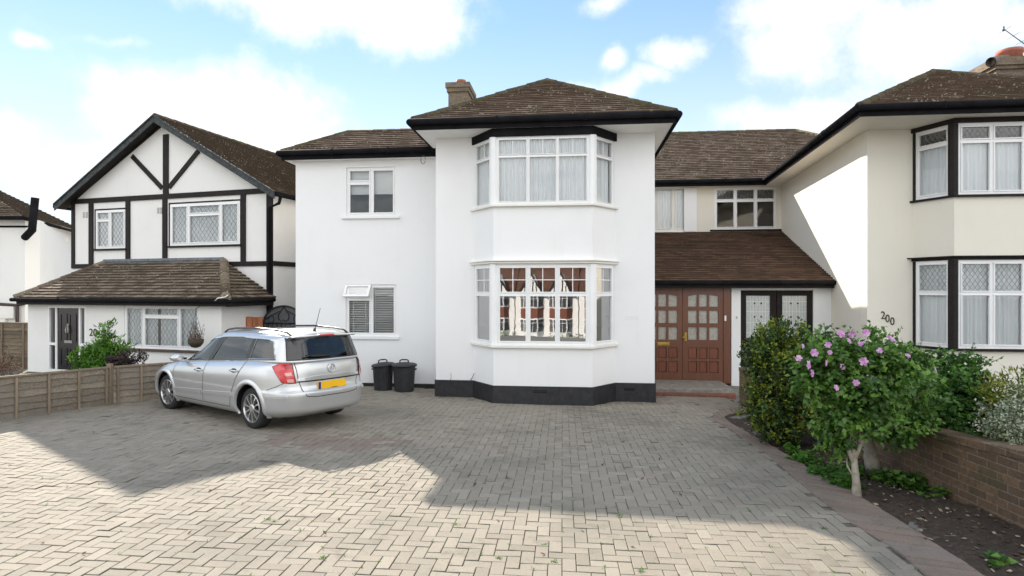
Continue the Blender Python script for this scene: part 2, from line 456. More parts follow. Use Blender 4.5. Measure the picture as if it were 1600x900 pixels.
def paver_mat(name, cols, speck=.5):
    m, t = base_mat(name)
    a = attr(t); n = len(cols)
    c = t.ramp(a, [((i + .3) / n, cc) for i, cc in enumerate(cols)])
    sp = t.noise(t.obj, 110, 4, .8)
    c = t.mix(t.math('MULTIPLY', t.step(sp, .42, .7), .30), c, (.36, .335, .285, 1))
    c = t.mix(t.math('MULTIPLY', t.step(sp, .5, .3), .35), c, (.07, .065, .06, 1))
    big = t.noise(t.obj, .55, 6, .65)
    c = t.mix(t.math('MULTIPLY', t.step(big, .46, .72), .55), c, (.10, .098, .082, 1))
    sm = t.noise(t.obj, 3.0, 6, .7)
    c = t.mix(t.math('MULTIPLY', t.step(sm, .54, .72), .45), c, (.075, .075, .055, 1))
    t.link(c, t.b.inputs['Base Color']); t.b.inputs['Roughness'].default_value = .85; t.b.inputs['Specular IOR Level'].default_value = .3
    bump(t, t.math('ADD', sp, t.noise(t.obj, 60, 3, .6)), .5, .004)
    return m

WHITE = render_wall('white_render', (.84, .84, .83), (.60, .59, .56), .13)
CREAM = render_wall('cream_render', (.77, .73, .63), (.58, .53, .44), .12)
PLASTER = render_wall('off_white_render', (.80, .79, .76), (.56, .53, .46), .18)
SOFFIT = plain('soffit_paint', (.83, .82, .80), .6, var=.05, scale=2)
SOFFIT_CREAM = plain('cream_soffit_paint', (.78, .75, .66), .6, var=.05, scale=2)
PLINTH = plain('black_bitumen_paint', (.018, .018, .02), .55, var=.5, scale=9, bmp=.4, bscale=35)
UPVC = plain('white_plastic_frame', (.82, .82, .81), .35, var=.03, scale=3)
UPVC_OLD = plain('aged_white_frame', (.78, .76, .70), .4, var=.05, scale=3)
BLACK = plain('black_gutter_plastic', (.014, .014, .016), .9, var=.3, scale=4, spec=.04)
TIMBER_BLACK = plain('black_painted_timber', (.014, .010, .009), .65, var=.4, scale=8, bmp=.3, spec=.25)
BARGE = plain('peeling_black_paint', (.035, .04, .04), .7, var=.7, scale=14, bmp=.5)
TILE = tile_mat('weathered_brown_tile', [(.118, .083, .060), (.165, .119, .086), (.19, .141, .102), (.245, .187, .140)], 1.0, .22)
TILE_PORCH = tile_mat('dark_red_brown_tile', [(.085, .053, .037), (.115, .072, .05), (.15, .092, .062), (.18, .11, .073)], .15, .5, (.025, .022, .014))
TILE_LEFT = tile_mat('lichen_brown_tile', [(.10, .076, .055), (.15, .116, .084), (.18, .142, .104), (.235, .188, .142)], 1.0, .25)
TILE_RED = tile_mat('red_clay_tile', [(.20, .075, .05), (.24, .09, .06), (.18, .065, .045)], .1, .2)
RIDGE = tile_mat('mossy_ridge_tile', [(.09, .07, .05), (.13, .10, .07), (.11, .095, .055)], .5, .7, (.085, .075, .03))
BRICK_CH = brick_mat('stock_brick', (.23, .175, .11), (.15, .11, .075), (.22, .20, .17))
BRICK_WALL = brick_mat('mossy_dark_brick', (.175, .105, .06), (.105, .066, .042), (.19, .165, .12), moss=.5)
BRICK_RED = brick_mat('red_brick', (.28, .09, .05), (.2, .07, .045), (.2, .17, .14))
TERRA = plain('terracotta', (.36, .12, .075), .75, var=.25, scale=9, bmp=.3)
GLASS = glass_mat('window_glass', (.96, .98, .97), 1.3, .02, .06)
GLASS_BAY = glass_mat('reflective_bay_glass', (.75, .80, .80), 2.2, .26, .018)
GLASS_CAR = glass_mat('tinted_car_glass', (.16, .22, .25), 1.15, .015, 0)
CURTAIN = curtain_mat('white_net_curtain', (.95, .955, .955), .12)
CURTAIN_BLUE = curtain_mat('cool_white_curtain', (.93, .95, .97), .12)
BLIND = curtain_mat('roller_blind', (.92, .92, .90), .2)
ROOM = plain('room_plaster', (.30, .29, .27), .9, var=.1, scale=1)
LEAD = plain('lead_came', (.24, .245, .245), .6, var=.1)
LEAD_WHITE = plain('pale_came', (.72, .73, .72), .5, var=.05)
MAHOG = wood_mat('mahogany_stain', (.115, .040, .020), (.18, .068, .033), 2, .45, coat=.15)
MAHOG_P = wood_mat('mahogany_panel', (.125, .036, .017), (.205, .066, .030), 2, .42, coat=.15)
FENCE_WOOD = wood_mat('grey_weathered_fence', (.13, .108, .082), (.26, .22, .17), 0, .9, (.19, .165, .135))
FENCE_POST = wood_mat('weathered_post', (.15, .115, .08), (.27, .215, .15), 2, .9)
FENCE_RED = wood_mat('red_stained_fence', (.17, .05, .026), (.27, .085, .04), 0, .8)
FENCE_PALE = wood_mat('red_stained_board', (.22, .07, .032), (.42, .16, .075), 2, .8)
CONCRETE = plain('worn_concrete', (.23, .21, .18), .9, var=.35, scale=9, bmp=.5, bscale=40)
PAVER = paver_mat('buff_block_paver', [(.208, .187, .149), (.238, .215, .172), (.258, .233, .188), (.245, .214, .172), (.285, .256, .208)])
PAVER_RED = paver_mat('brindle_block_paver', [(.185, .142, .115), (.215, .16, .13), (.20, .165, .14)])
JOINT = plain('joint_sand', (.10, .093, .068), .95, var=.5, scale=5, bmp=.4)
GROUND = plain('street_ground', (.16, .155, .14), .95, var=.25, scale=.6, bmp=.3)
SOIL = plain('bed_soil', (.042, .029, .019), .95, var=.6, scale=28, bmp=1.0, bscale=60)
IRON = plain('black_wrought_iron', (.012, .012, .013), .45, var=.3)
BRASS = plain('brass', (.62, .42, .11), .3, 1.0, var=.2, scale=30)
PLASTIC_BIN = plain('black_bin_plastic', (.022, .023, .025), .5, var=.3, scale=10, bmp=.2)
CABLE = plain('grey_cable', (.07, .07, .07), .6)
DARK = plain('dark_void', (.01, .01, .01), .9, var=.1)
ASPHALT = plain('road_asphalt', (.05, .05, .052), .9, var=.2, scale=4, bmp=.3)
VENT = plain('vent_grille_paint', (.42, .41, .39), .7)

# ------------------------------------------------------------------ windows
def lattice(mb, x0, x1, z0, z1, y, px=.11, pz=.15, w=.010):
    """diamond leading clipped to one pane"""
    k = pz / px; d = w / 2 * math.hypot(1, k)
    R_ = [(x0, z0), (x1, z0), (x1, z1), (x0, z1)]
    for sgn in (1, -1):
        c0, c1 = (z0 - k * x1, z1 - k * x0) if sgn > 0 else (z0 + k * x0, z1 + k * x1)
        c = math.floor(c0 / pz) * pz
        while c < c1:
            big = [(x0 - 1, c - d + sgn * k * (x0 - 1)), (x1 + 1, c - d + sgn * k * (x1 + 1)), (x1 + 1, c + d + sgn * k * (x1 + 1)), (x0 - 1, c + d + sgn * k * (x0 - 1))]
            q = clip(big, R_)
            if len(q) > 2: mb.poly([(p[0], y, p[1]) for p in q])
            c += pz
def drape(mb, x0, x1, z0, z1, y, pitch=.075, amp=.018, seed=0):
    """a hanging curtain with uneven folds"""
    rng = random.Random(seed); n = max(6, int((x1 - x0) / .012)); cols = []
    ph = [rng.uniform(0, 6.3) for _ in range(4)]
    for i in range(n + 1):
        x = x0 + (x1 - x0) * i / n; u = x / pitch
        a = lambda s: y + amp * (math.sin(u * 6.283 + ph[0] + .8 * math.sin(u * 1.7 + ph[1])) + .5 * math.sin(u * 3.1 + ph[2] + s))
        cols.append((mb.vert((x, a(0) , z1)), mb.vert((x, a(.7), (z0 + z1) / 2)), mb.vert((x, a(1.2), z0))))
    o = mb.smooth; mb.smooth = True
    for p, q in zip(cols, cols[1:]):
        mb.face((p[1], q[1], q[0], p[0])); mb.face((p[2], q[2], q[1], p[1]))
    mb.smooth = o

def window(parent, mx, w, h, cols, frame=UPVC, glass=GLASS, b=.05, name='window', sill=None, sill_mat=None, lead=None, lead_mat=LEAD, lead_all=True,
           net=None, blind=None, slats=False, bars=None, casement=.028, dark_edge=None, seed=0, label=None, net_y=.072, skip_net=()):
    """cols: [(x fraction 0, x fraction 1, [z fractions bottom..top])]; the frame mesh is the window, its panes, leading, curtain, sill are its sub-parts"""
    fm = MB(); fm.M = mx; gm = MB(); gm.M = mx; lm = MB(); lm.M = mx; cm = MB(); cm.M = mx
    D0, D1 = -.008, .06
    fm.box(0, w, D0, D1, 0, b); fm.box(0, w, D0, D1, h - b, h); fm.box(0, b, D0, D1, b, h - b); fm.box(w - b, w, D0, D1, b, h - b)
    for ci, (f0, f1, zs) in enumerate(cols):
        x0, x1 = f0 * w, f1 * w
        if ci > 0: fm.box(x0 - b * .45, x0 + b * .45, D0 + .001, D1 - .001, b, h - b)
        ax0 = b if ci == 0 else x0 + b * .45; ax1 = w - b if ci == len(cols) - 1 else x1 - b * .45
        for k in range(len(zs) - 1):
            z0, z1 = zs[k] * h, zs[k + 1] * h
            az0 = b if k == 0 else z0 + b * .4; az1 = h - b if k == len(zs) - 2 else z1 - b * .4
            if k > 0: fm.box(ax0, ax1, D0 + .002, D1 - .002, z0 - b * .4, z0 + b * .4)
            c = casement
            if c:
                fm.box(ax0, ax1, D0 - .014, .02, az0, az0 + c); fm.box(ax0, ax1, D0 - .014, .02, az1 - c, az1)
                fm.box(ax0, ax0 + c, D0 - .014, .02, az0 + c, az1 - c); fm.box(ax1 - c, ax1, D0 - .014, .02, az0 + c, az1 - c)
            g = (ax0 + c, ax1 - c, az0 + c, az1 - c)
            gm.poly([(g[0], .012, g[2]), (g[1], .012, g[2]), (g[1], .012, g[3]), (g[0], .012, g[3])])
            if lead and (lead_all or k == len(zs) - 2): lattice(lm, *g, .009, *lead)
            if bars and (bars == 'all' or k == len(zs) - 2):
                xm, zm = (g[0] + g[1]) / 2, (g[2] + g[3]) / 2
                fm.box(xm - .008, xm + .008, .004, .018, g[2], g[3])
                if bars == 'cross': fm.box(g[0], g[1], .0045, .0175, zm - .008, zm + .008)
    o = fm.build(name, frame, parent, bevel=.003, label=label)
    gm.build('pane', glass, o)
    if lm.f: lm.build('lattice', lead_mat, o)
    if net:
        for (a, c_, z0, z1) in net: drape(cm, a * w, c_ * w, z0 * h, z1 * h, net_y, seed=seed + int(a * 50))
        cm.build('curtain', CURTAIN if frame is not UPVC else CURTAIN_BLUE, o)
    if blind:
        bm_ = MB(); bm_.M = mx; bm_.box(b, w - b, .09, .094, blind * h, h - b * .6); bm_.build('blind', BLIND, o)
    if slats:
        bm_ = MB(); bm_.M = mx
        z = b
        while z < h - b:
            bm_.poly([(b, .085, z), (w - b, .085, z), (w - b, .098, z + .026), (b, .098, z + .026)]); z += .052
        for x in (.12, .36, .55, .92): bm_.box(w * x - .008, w * x + .008, .078, .081, b, h - b)
        bm_.build('blind', BLIND, o)
    if sill:
        s = MB(); s.M = mx; e, d, t = sill
        s.box(-e, w + e, -d, .02, -t, -.001); s.build('sill', sill_mat or frame, o, bevel=.006)
    if dark_edge:
        s = MB(); s.M = mx; e = dark_edge
        s.box(-e, 0, -.012, .05, -e, h + e); s.box(w, w + e, -.012, .05, -e, h + e); s.box(0, w, -.012, .05, h, h + e); s.box(0, w, -.012, .05, -e, 0)
        s.build('surround', TIMBER_BLACK, o)
    return o
def T(x, y, z, ang=0.0): return Matrix.Translation((x, y, z)) @ Matrix.Rotation(ang, 4, 'Z')
def win_px(parent, fr, ly, px0, px1, py0, py1, cols, inset=.03, **kw):
    """a window whose outer frame fills this part of the wall"""
    xc = (px0 + px1) / 2
    x0, x1 = fr.x(px0, ly), fr.x(px1, ly); z0, z1 = fr.z(xc, py1, ly), fr.z(xc, py0, ly)
    o = window(parent, T(x0, ly + inset, z0), x1 - x0, z1 - z0, cols, **kw)
    return o, rect(x0, x1, z0, z1)

def gutter(mb, a, b, r=.06):
    mb.cut(); a, b = Vector(a), Vector(b); mb.tube([a, b], r, 10)
    d = (b - a); n = int(d.length / 1.8)
    for k in range(1, n + 1): p = a + d * k / (n + 1); q = d.normalized() * .03; mb.tube([p - q, p + q], r * 1.14, 10)

def text_mesh(name, body, size, mat, parent, mx, ext=.006):
    c = bpy.data.curves.new(name, 'FONT'); c.body = body; c.size = size; c.extrude = ext; c.align_x = 'CENTER'; c.align_y = 'CENTER'
    o = bpy.data.objects.new(name, c); COL.objects.link(o)
    dg = bpy.context.evaluated_depsgraph_get(); me = bpy.data.meshes.new_from_object(o.evaluated_get(dg))
    bpy.data.objects.remove(o); me.transform(mx); me.materials.clear(); me.materials.append(mat)
    o = bpy.data.objects.new(name, me); COL.objects.link(o); o.parent = parent
    return o

# ------------------------------------------------------------------ ground
gm_ = MB()
ys = [-400, -60, -30, -20, -10, -5, -1, 0, 2, 6, 10, 14, 20, 30, 60, 200, 900]; xs = [-400, -60, -15, -8, -4, 0, 4, 8, 15, 60, 400]
def gsheet(x, y):
    yy = max(-1, min(30, y)); xx = max(-15, min(15, x)); return gz(xx, yy) - .035 - 3.7 * min(1, max(0, (-1 - y) / 29))
gi = [[gm_.vert((x, y, gsheet(x, y))) for x in xs] for y in ys]
for j in range(len(ys) - 1):
    for i in range(len(xs) - 1): gm_.face((gi[j][i], gi[j][i + 1], gi[j + 1][i + 1], gi[j + 1][i]))
tag(gm_.build('ground', GROUND), None, None, kind='structure')

# ------------------------------------------------------------------ the white bay-fronted house
TH = math.atan(.105)
M = Frame(2.727, 11.25, TH)
ZE, ZS = 5.0, 4.84                      # tile edge and soffit level of the big roofs
XL = M.x(681, 0)                        # left corner of the projecting front
XB = 1.70                               # where this half of the pair meets the next
LYB = 6.30                              # the set back landing wall
LYD = 2.20                              # porch doors
house = M.root('semi_detached_house')
tag(house, 'white rendered house with two storeys of bay windows, black plinth and brown double porch doors', 'house')
BY = -.58
bxl, bxr = M.x(771, BY), M.x(925.5, BY); jl, jr = M.x(740, 0), M.x(961, 0)
zc = lambda py: M.z(848, py, BY)
U0, U1 = zc(318.5), zc(212.5)           # upper bay glass
L0, L1 = zc(539.5), zc(412.5)           # lower bay glass
ZPL = zc(604.5) + .01                   # top of plinth
bay = [(jl, 0), (bxl, BY), (bxr, BY), (jr, 0)]
def gfl(p): return M.ground(p[0], p[1]) - .15
wm = MB()
hole_u, hole_l = rect(jl + .06, jr - .06, U0, U1), rect(jl + .06, jr - .06, L0, L1)
wall(wm, [(XL, -.8), (0, -.8), (0, ZS), (XL, ZS)], [hole_u, hole_l], 0, .25)
wm.box(-.25, 0, .251, LYB, -.8, ZS); wm.box(XL, XL + .25, .251, LYB + 5, -.8, ZS)
wm.prism(bay + [(jr, -.002), (jl, -.002)][0:0], ZPL - .02, L0 - .001)
wm.prism(bay, L1 + .001, U0 - .001); wm.prism(bay, U1 + .001, ZS)
# wing on the left
LW = 1.10
XW = M.x(462, LW); ZSW = M.z(570, 250, LW)
wu = (541, 619, 261, 337.5); wl = (540, 619.5, 444.5, 525)
def hole(fr, ly, t): xc = (t[0] + t[1]) / 2; return rect(fr.x(t[0], ly), fr.x(t[1], ly), fr.z(xc, t[3], ly), fr.z(xc, t[2], ly))
wall(wm, [(XW, -.8), (XL, -.8), (XL, ZSW), (XW, ZSW)], [hole(M, LW, wu), hole(M, LW, wl)], LW, LW + .25)
wm.box(XW, XW + .25, LW + .251, LYB + 5, -.8, ZSW); wm.box(XW, XL, LYB + 5, LYB + 5.2, -.8, ZSW)
# landing wall (this half) and the back
hw = (1022, 1087, 291.5, 361.5)
zTop = M.z(1060, 362, LYB)
wall(wm, [(.0, -.6), (XB, -.6), (XB, ZS), (.0, ZS)], [hole(M, LYB, hw)], LYB, LYB + .25)
wm.box(XL, XB, LYB + 6.0, LYB + 6.2, -.8, ZS); wm.box(XB - .12, XB - .002, LYB + .26, LYB + 6, -.8, ZS); wm.box(XL + .26, -.26, 1.2, LYB + 5.9, 2.05, 2.25)
wm.box(XL + .26, -.26, 5.0, 5.1, -.6, ZS - .1); wm.box(XW + .26, XL - .01, LW + 3, LW + 3.1, -.6, ZSW - .1)
wm.box(XL + .26, -.26, .26, LYB + .25, ZS - .06, ZS - .03); wm.box(XL + .26, XB - .13, LYB + .251, LYB + 5.98, ZS - .06, ZS - .03); wm.box(XL + .26, XB - .01, LYB + 5.99, LYB + 6.19, ZS, ZE + .1); wm.build('wall', WHITE, house)
rmb = MB(); rmb.box(XL + .251, -.251, .9, .95, L0 - .6, L0 + .25); rmb.build('window_seat', ROOM, house)
# plinth, 2 cm proud
pm = MB()
def off(p, d): return (p[0], p[1] - d)
pl = [(XL - .02, -.02), (jl - .01, -.02), (bxl - .012, BY - .022), (bxr + .012, BY - .022), (jr + .01, -.02), (.02, -.02), (.02, .24), (XL - .02, .24)]
pm.prism(pl, -.8, ZPL)
pm.box(XW - .02, XL - .021, LW - .02, LW + .2, -.8, M.z(655, 599.5, LW))
pm.build('plinth', PLINTH, house)
vm = MB(); xa, xb2 = M.x(833, BY), M.x(855, BY); vz = zc(611)
for k in range(2): vm.box(xa, xb2, BY - .03, BY - .023, vz - .03 + k * .03, vz - .012 + k * .03)
x2 = M.x(975, 0); vm.cut(); vm.box(x2, x2 + .2, -.028, -.021, ZPL - .15, ZPL - .09)
vm.build('air_brick', DARK, house)
# bay windows
def facet(p, q): d = Vector((q[0] - p[0], q[1] - p[1], 0)); return math.atan2(d.y, d.x), d.length
def bay_windows(parent, pts, z0, z1, front_cols, side_cols, frame, glass, post, **kw):
    for i, (p, q) in enumerate(zip(pts, pts[1:])):
        a, L = facet(p, q); mid = len(pts) == 4 and i == 1
        c = math.cos(a); s = math.sin(a)
        x0, y0 = p[0] + c * post / 2, p[1] + s * post / 2
        kk = dict(kw)
        if not mid: kk['net'] = kw.get('net_side', kw.get('net'))
        kk.pop('net_side', None)
        window(parent, T(x0 - s * .012, y0 + c * .012, z0, a), L - post, z1 - z0, front_cols if mid else side_cols, frame=frame, glass=glass, seed=i * 7, **kk)
    pm = MB()
    for p in pts[1:-1]:
        pm.cut(); pm.prism([(p[0] + .085 * math.cos(t), p[1] + .05 + .085 * math.sin(t)) for t in (math.pi * 2 * k / 8 + .39 for k in range(8))], z0, z1)
    return pm
tr_u = (zc(242.5) - U0) / (U1 - U0); tr_l = (zc(459.5) - L0) / (L1 - L0)
cols3 = lambda t: [(0, .345, [0, t, 1]), (.345, .66, [0, t, 1]), (.66, 1, [0, t, 1])]
p_ = bay_windows(house, bay, U0, U1, cols3(tr_u), [(0, 1, [0, tr_u, 1])], UPVC, GLASS, .10, b=.045, bars='v', casement=.012,
                 net=[(.03, .97, .02, .98)], net_side=[(.05, .95, .02, .98)]); p_.build('corner_post', UPVC, house)
p_ = bay_windows(house, bay, L0, L1, cols3(tr_l), [(0, 1, [0, tr_l, 1])], UPVC, GLASS_BAY, .10, b=.05, bars='cross', casement=.022); p_.build('corner_post', UPVC, house)
def band(pts, d, z0, z1, mb, end=.03):
    """a moulding that follows a bay, d in front of it"""
    mb.cut(); o = []
    n = len(pts)
    for i, p in enumerate(pts):
        if i == 0: o.append((p[0] - d * .6 - end, p[1]))
        elif i == n - 1: o.append((p[0] + d * .6 + end, p[1]))
        else: o.append((p[0] + (-d * .45 if i == 1 else d * .45), p[1] - d))
    mb.prism(o, z0, z1)
s_ = MB(); band(bay, .07, U0 - .045, U0 - .002, s_); band(bay, .075, L0 - .05, L0 - .002, s_)
s_.build('sill', UPVC_OLD, house, bevel=.006)
c_ = MB(); band(bay, .06, L1 + .01, L1 + .05, c_); band(bay, .10, L1 + .052, L1 + .075, c_); c_.build('cornice', UPVC_OLD, house, bevel=.006)
f_ = MB(); band(bay, .05, U1 + .005, U1 + .16, f_, .01); f_.build('bay_fascia', BLACK, house, bevel=.006)
# wing windows
o, _ = win_px(house, M, LW, *wu, [(0, .5, [0, .69, 1]), (.5, 1, [0, 1])], b=.05, casement=.03, sill=(.09, .10, .06), blind=.46, inset=.04)
o, r_ = win_px(house, M, LW, *wl, [(0, .5, [0, .72, 1]), (.5, 1, [0, 1])], b=.045, casement=.025, sill=(.06, .09, .07), slats=True, inset=.04)
# the little top light pushed open
hx0, hx1, hz1 = r_[0][0], r_[0][0] + (r_[1][0] - r_[0][0]) * .5, r_[2][1]
hm = MB(); hm.M = T(hx0 + .0, LW + .02, hz1 - .02) @ Matrix.Rotation(R(-34), 4, 'X')
ww, hh = hx1 - hx0, (r_[2][1] - r_[0][1]) * .27
for q in ((0, ww, -.045, 0), (0, ww, -hh, -hh + .05), (0, .05, -hh + .05, -.045), (ww - .05, ww, -hh + .05, -.045)): hm.box(q[0], q[1], -.03, .01, q[2], q[3])
ho = hm.build('fanlight', UPVC, house, bevel=.003)
gm2 = MB(); gm2.M = hm.M; gm2.poly([(.05, -.01, -hh + .05), (ww - .05, -.01, -hh + .05), (ww - .05, -.01, -.045), (.05, -.01, -.045)]); gm2.build('pane', GLASS_BAY, ho)
# landing window
win_px(house, M, LYB, *hw, [(0, .47, [0, 1]), (.47, 1, [0, 1])], frame=UPVC_OLD, b=.06, casement=.03, net=[(.03, .97, .02, .98)], sill=(.04, .07, .05), inset=.03)
pl_ = MB(); pl_.box(M.x(1088, LYB), XB - .02, LYB - .07, LYB - .001, zTop, ZS - .02); pl_.build('pilaster', WHITE, house)
# main front roof
fx0, fx1, fy = XL - .27, .27, -.72
cx = (fx0 + fx1) / 2; AP = M.loc(853, 127, 0)
rise = 1.50; hwid = (fx1 - fx0) / 2
apex = Vector((cx, fy + hwid * .99, ZE + rise))
def on_link(x, y): return ZE + (y - (LYB - .30)) * .68
rm = MB()
yb = LYB - .3 + rise / .68          # where the front ridge dies into the rear slope
back = Vector((cx, yb, ZE + rise))
tiles(rm, [(fx0, fy, ZE), (fx1, fy, ZE), tuple(apex)], seed=1)
tiles(rm, [(fx0, fy, ZE), tuple(apex), tuple(back), (fx0, LYB + 3, ZE)], seed=2)
tiles(rm, [(fx1, fy, ZE), (fx1, LYB - .3, ZE), tuple(back), tuple(apex)], seed=3)
RY = M.loc(1130, 201, 0)
RYl = LYB - .3 + 3.25; RZ = on_link(0, RYl)
tiles(rm, [(.0, LYB - .3, ZE), (XB, LYB - .3, ZE), (XB, RYl, RZ), (cx + 1.2, RYl, RZ), (cx, yb, ZE + rise)], seed=4)
tiles(rm, [(cx + 1.2, RYl, RZ), (XB, RYl, RZ), (XB, RYl + 3.2, ZE), (fx0, RYl + 3.2, ZE)], seed=5)
tiles(rm, [(fx0, yb, ZE), (cx + 1.2, RYl, RZ), (fx0, RYl + 3.2, ZE)], seed=6)
roof = rm.build('roof', TILE, house)
rg = MB(); ridge(rg, (fx0, fy, ZE + .02), apex, seed=1); ridge(rg, (fx1, fy, ZE + .02), apex, seed=2); ridge(rg, apex, back, seed=3); ridge(rg, (cx + 1.2, RYl, RZ), (XB, RYl, RZ), seed=4)
rg.build('ridge_tile', RIDGE, roof)
sf = MB(); sf.prism([(fx0 + .03, fy + .03), (fx1 - .03, fy + .03), (fx1 - .03, LYB - .01), (fx0 + .03, LYB - .01)], ZS, ZS + .03)
sf.prism([(fx1 - .029, LYB - .28), (XB, LYB - .28), (XB, LYB - .011), (fx1 - .029, LYB - .011)], ZS, ZS + .03)
sf.build('soffit', SOFFIT, house)
fa = MB(); e = .025
fa.box(fx0 + e, fx1 - e, fy, fy + e, ZS - .015, ZE - .01); fa.box(fx0, fx0 + e, fy, LYB, ZS - .015, ZE - .01); fa.box(fx1 - e, fx1, fy, LYB - .3, ZS - .015, ZE - .01)
fa.box(fx1 + .001, XB, LYB - .3, LYB - .3 + e, ZS - .015, ZE - .01)
fa.build('fascia', BLACK, house)
gu = MB(); zg = ZE - .035
gutter(gu, (fx0 - .05, fy - .055, zg), (fx1 + .05, fy - .055, zg)); gutter(gu, (fx0 - .055, fy - .05, zg), (fx0 - .055, LW + .3, zg)); gutter(gu, (fx1 + .055, fy - .05, zg), (fx1 + .055, LYB - .36, zg))
gutter(gu, (fx1 + .05, LYB - .355, zg), (XB, LYB - .355, zg))
gu.build('gutter', BLACK, house)
# wing roof
wx0, wy = XW - .22, LW - .22; wz = ZSW + .17
wr = MB(); dd = 1.08; rz = wz + .62 * dd + .03
tiles(wr, [(wx0, wy, wz), (XL - .02, wy, wz), (XL - .02, wy + dd, rz), (wx0 + dd, wy + dd, rz)], seed=11)
tiles(wr, [(wx0, wy, wz), (wx0 + dd, wy + dd, rz), (wx0 + dd, LYB + 4, rz), (wx0, LYB + 5, wz)], seed=12)
tiles(wr, [(wx0 + dd, wy + dd, rz), (XL - .02, wy + dd, rz), (XL - .02, LYB + 4, rz - .25), (wx0 + dd, LYB + 4, rz - .25)], seed=13)
w2 = wr.build('wing_roof', TILE, house)
rg = MB(); ridge(rg, (wx0, wy, wz + .02), (wx0 + dd, wy + dd, rz), .07, seed=5); ridge(rg, (wx0 + dd, wy + dd, rz), (XL - .02, wy + dd, rz), .07, seed=6); rg.build('ridge_tile', RIDGE, w2)
sf = MB(); sf.prism([(wx0 + .03, wy + .03), (XL - .001, wy + .03), (XL - .001, LW - .001), (XW - .001, LW - .001), (XW - .001, LYB + 5), (wx0 + .03, LYB + 5)][:], ZSW, ZSW + .03); sf.build('soffit', SOFFIT, house)
fa = MB(); fa.box(wx0 + e, XL - .001, wy, wy + e, ZSW - .01, wz - .01); fa.box(wx0, wx0 + e, wy, LYB + 5, ZSW - .01, wz - .01); fa.build('fascia', BLACK, house)
gu = MB(); gutter(gu, (wx0 - .05, wy - .055, wz - .035), (XL - .02, wy - .055, wz - .035)); gutter(gu, (wx0 - .055, wy - .05, wz - .035), (wx0 - .055, LYB + 4.8, wz - .035)); gu.build('gutter', BLACK, house)
# chimney behind
cyl = 9.1
c0, c1 = M.loc(700.5, 170, cyl), M.loc(730.5, 140, cyl)
ch = MB(); ch.box(c0.x, c1.x, cyl, cyl + 1.25, ZE, M.z(715, 133, cyl)); zt = M.z(715, 140, cyl)
ch.box(c0.x - .05, c1.x + .05, cyl - .05, cyl + 1.3, zt - .08, zt + .06); ch.box(c0.x - .09, c1.x + .09, cyl - .09, cyl + 1.34, zt + .061, zt + .24)
cho = ch.build('chimney', BRICK_CH, house)
pt = MB(); pt.M = T((c0.x + c1.x) / 2 + .05, cyl + .35, zt + .24); pt.lathe([(.16, 0), (.15, .12), (.17, .14), (.17, .20), (.13, .21)], 16); pt.build('chimney_pot', TERRA, cho)
cb = MB(); p_ = M.loc(661, 243, LW - .25); cb.tube([p_ + Vector((.05 * math.cos(t), 0, -.09 + .09 * math.sin(t))) for t in (k * .5 for k in range(13))], .006, 5); cb.build('cable', CABLE, house)
# porch
PZ = M.z(1080, 439, 1.9); PT = M.z(1060, 363, LYB - .02)
pr = MB(); pm_ = (PT - PZ) / (LYB - .02 - 1.9)
tiles(pr, [(.005, 1.9, PZ), (XB, 1.9, PZ), (XB, LYB - .02, PT), (.005, LYB - .02, PT)], gauge=.15, seed=21); pro = pr.build('porch_roof', TILE_PORCH, house)
fa = MB(); fa.box(.005, XB - .002, 1.93, 1.96, PZ - .16, PZ - .01); fa.box(.005, XB - .002, 1.961, LYD - .05, PZ - .16, PZ - .13); fa.build('porch_fascia', TIMBER_BLACK, house)
gu = MB(); gutter(gu, (.03, 1.86, PZ - .04), (XB, 1.86, PZ - .04), .05); gu.build('gutter', BLACK, house)
DZ0, DZ1 = M.z(1090, 598, LYD), M.z(1090, 447, LYD)
dxr = M.x(1130, LYD); dxm = M.x(1066, LYD); dxl = dxm - (dxr - dxm)
fr = MB(); fr.mi = 0
fr.box(.003, dxl, LYD - .04, LYD + .08, DZ0, PZ - .131); fr.box(dxr, M.x(1141, LYD), LYD - .04, LYD + .08, DZ0, PZ - .131); fr.box(dxl, dxr, LYD - .04, LYD + .08, DZ1, PZ - .131)
fr.build('door_frame', MAHOG, house)
def door_leaf(x0, x1, flip, nm):
    o3 = []; hs = []; zz = lambda py: M.z(1090, py, LYD)
    fx = [(.14, .36), (.41, .61), (.66, .88)]
    w_ = x1 - x0
    for (a, b) in ((460, 479), (485, 505), (511, 531)):
        for k, (p, q) in enumerate(fx):
            za, zb = zz(b), zz(a); xa, xb = x0 + p * w_, x0 + q * w_
            drop = .04 if a == 460 else 0
            hs.append([(xa, za), (xb, za), (xb, zb - (drop if k == 2 else 0)), (xa, zb - (drop if k == 0 else 0))])
    g = MB()
    for h_ in hs: g.poly([(p[0], LYD + .02, p[1]) for p in h_])
    pn = MB()
    for (a, b) in ((543, 560), (564.5, 582)):
        for (p, q) in fx:
            za, zb = zz(b), zz(a); xa, xb = x0 + p * w_, x0 + q * w_; hs.append(rect(xa, xb, za, zb)); 
            pn.rv = .4 + .4 * random.random()
            pn.prism([(xa + .012, LYD - .0), (xb - .012, LYD - .0), (xb, LYD + .02), (xa, LYD + .02)], za + .012, zb - .012)
            pn.box(xa, xb, LYD + .02, LYD + .03, za, zb)
    d = MB(); wall(d, rect(x0 + .004, x1 - .004, DZ0 + .01, DZ1 - .004), hs, LYD - .02, LYD + .03)
    o = d.build('door', MAHOG, house, bevel=.004); pn.build('panel', MAHOG_P, o); g.build('pane', FROST, o)
    return o
FROST = plain('obscured_glass', (.40, .385, .33), .22, var=.25, scale=30, bmp=.5, bscale=45, spec=.8)
dl = door_leaf(dxl, dxm, False, 'l'); dr = door_leaf(dxm, dxr, True, 'r')
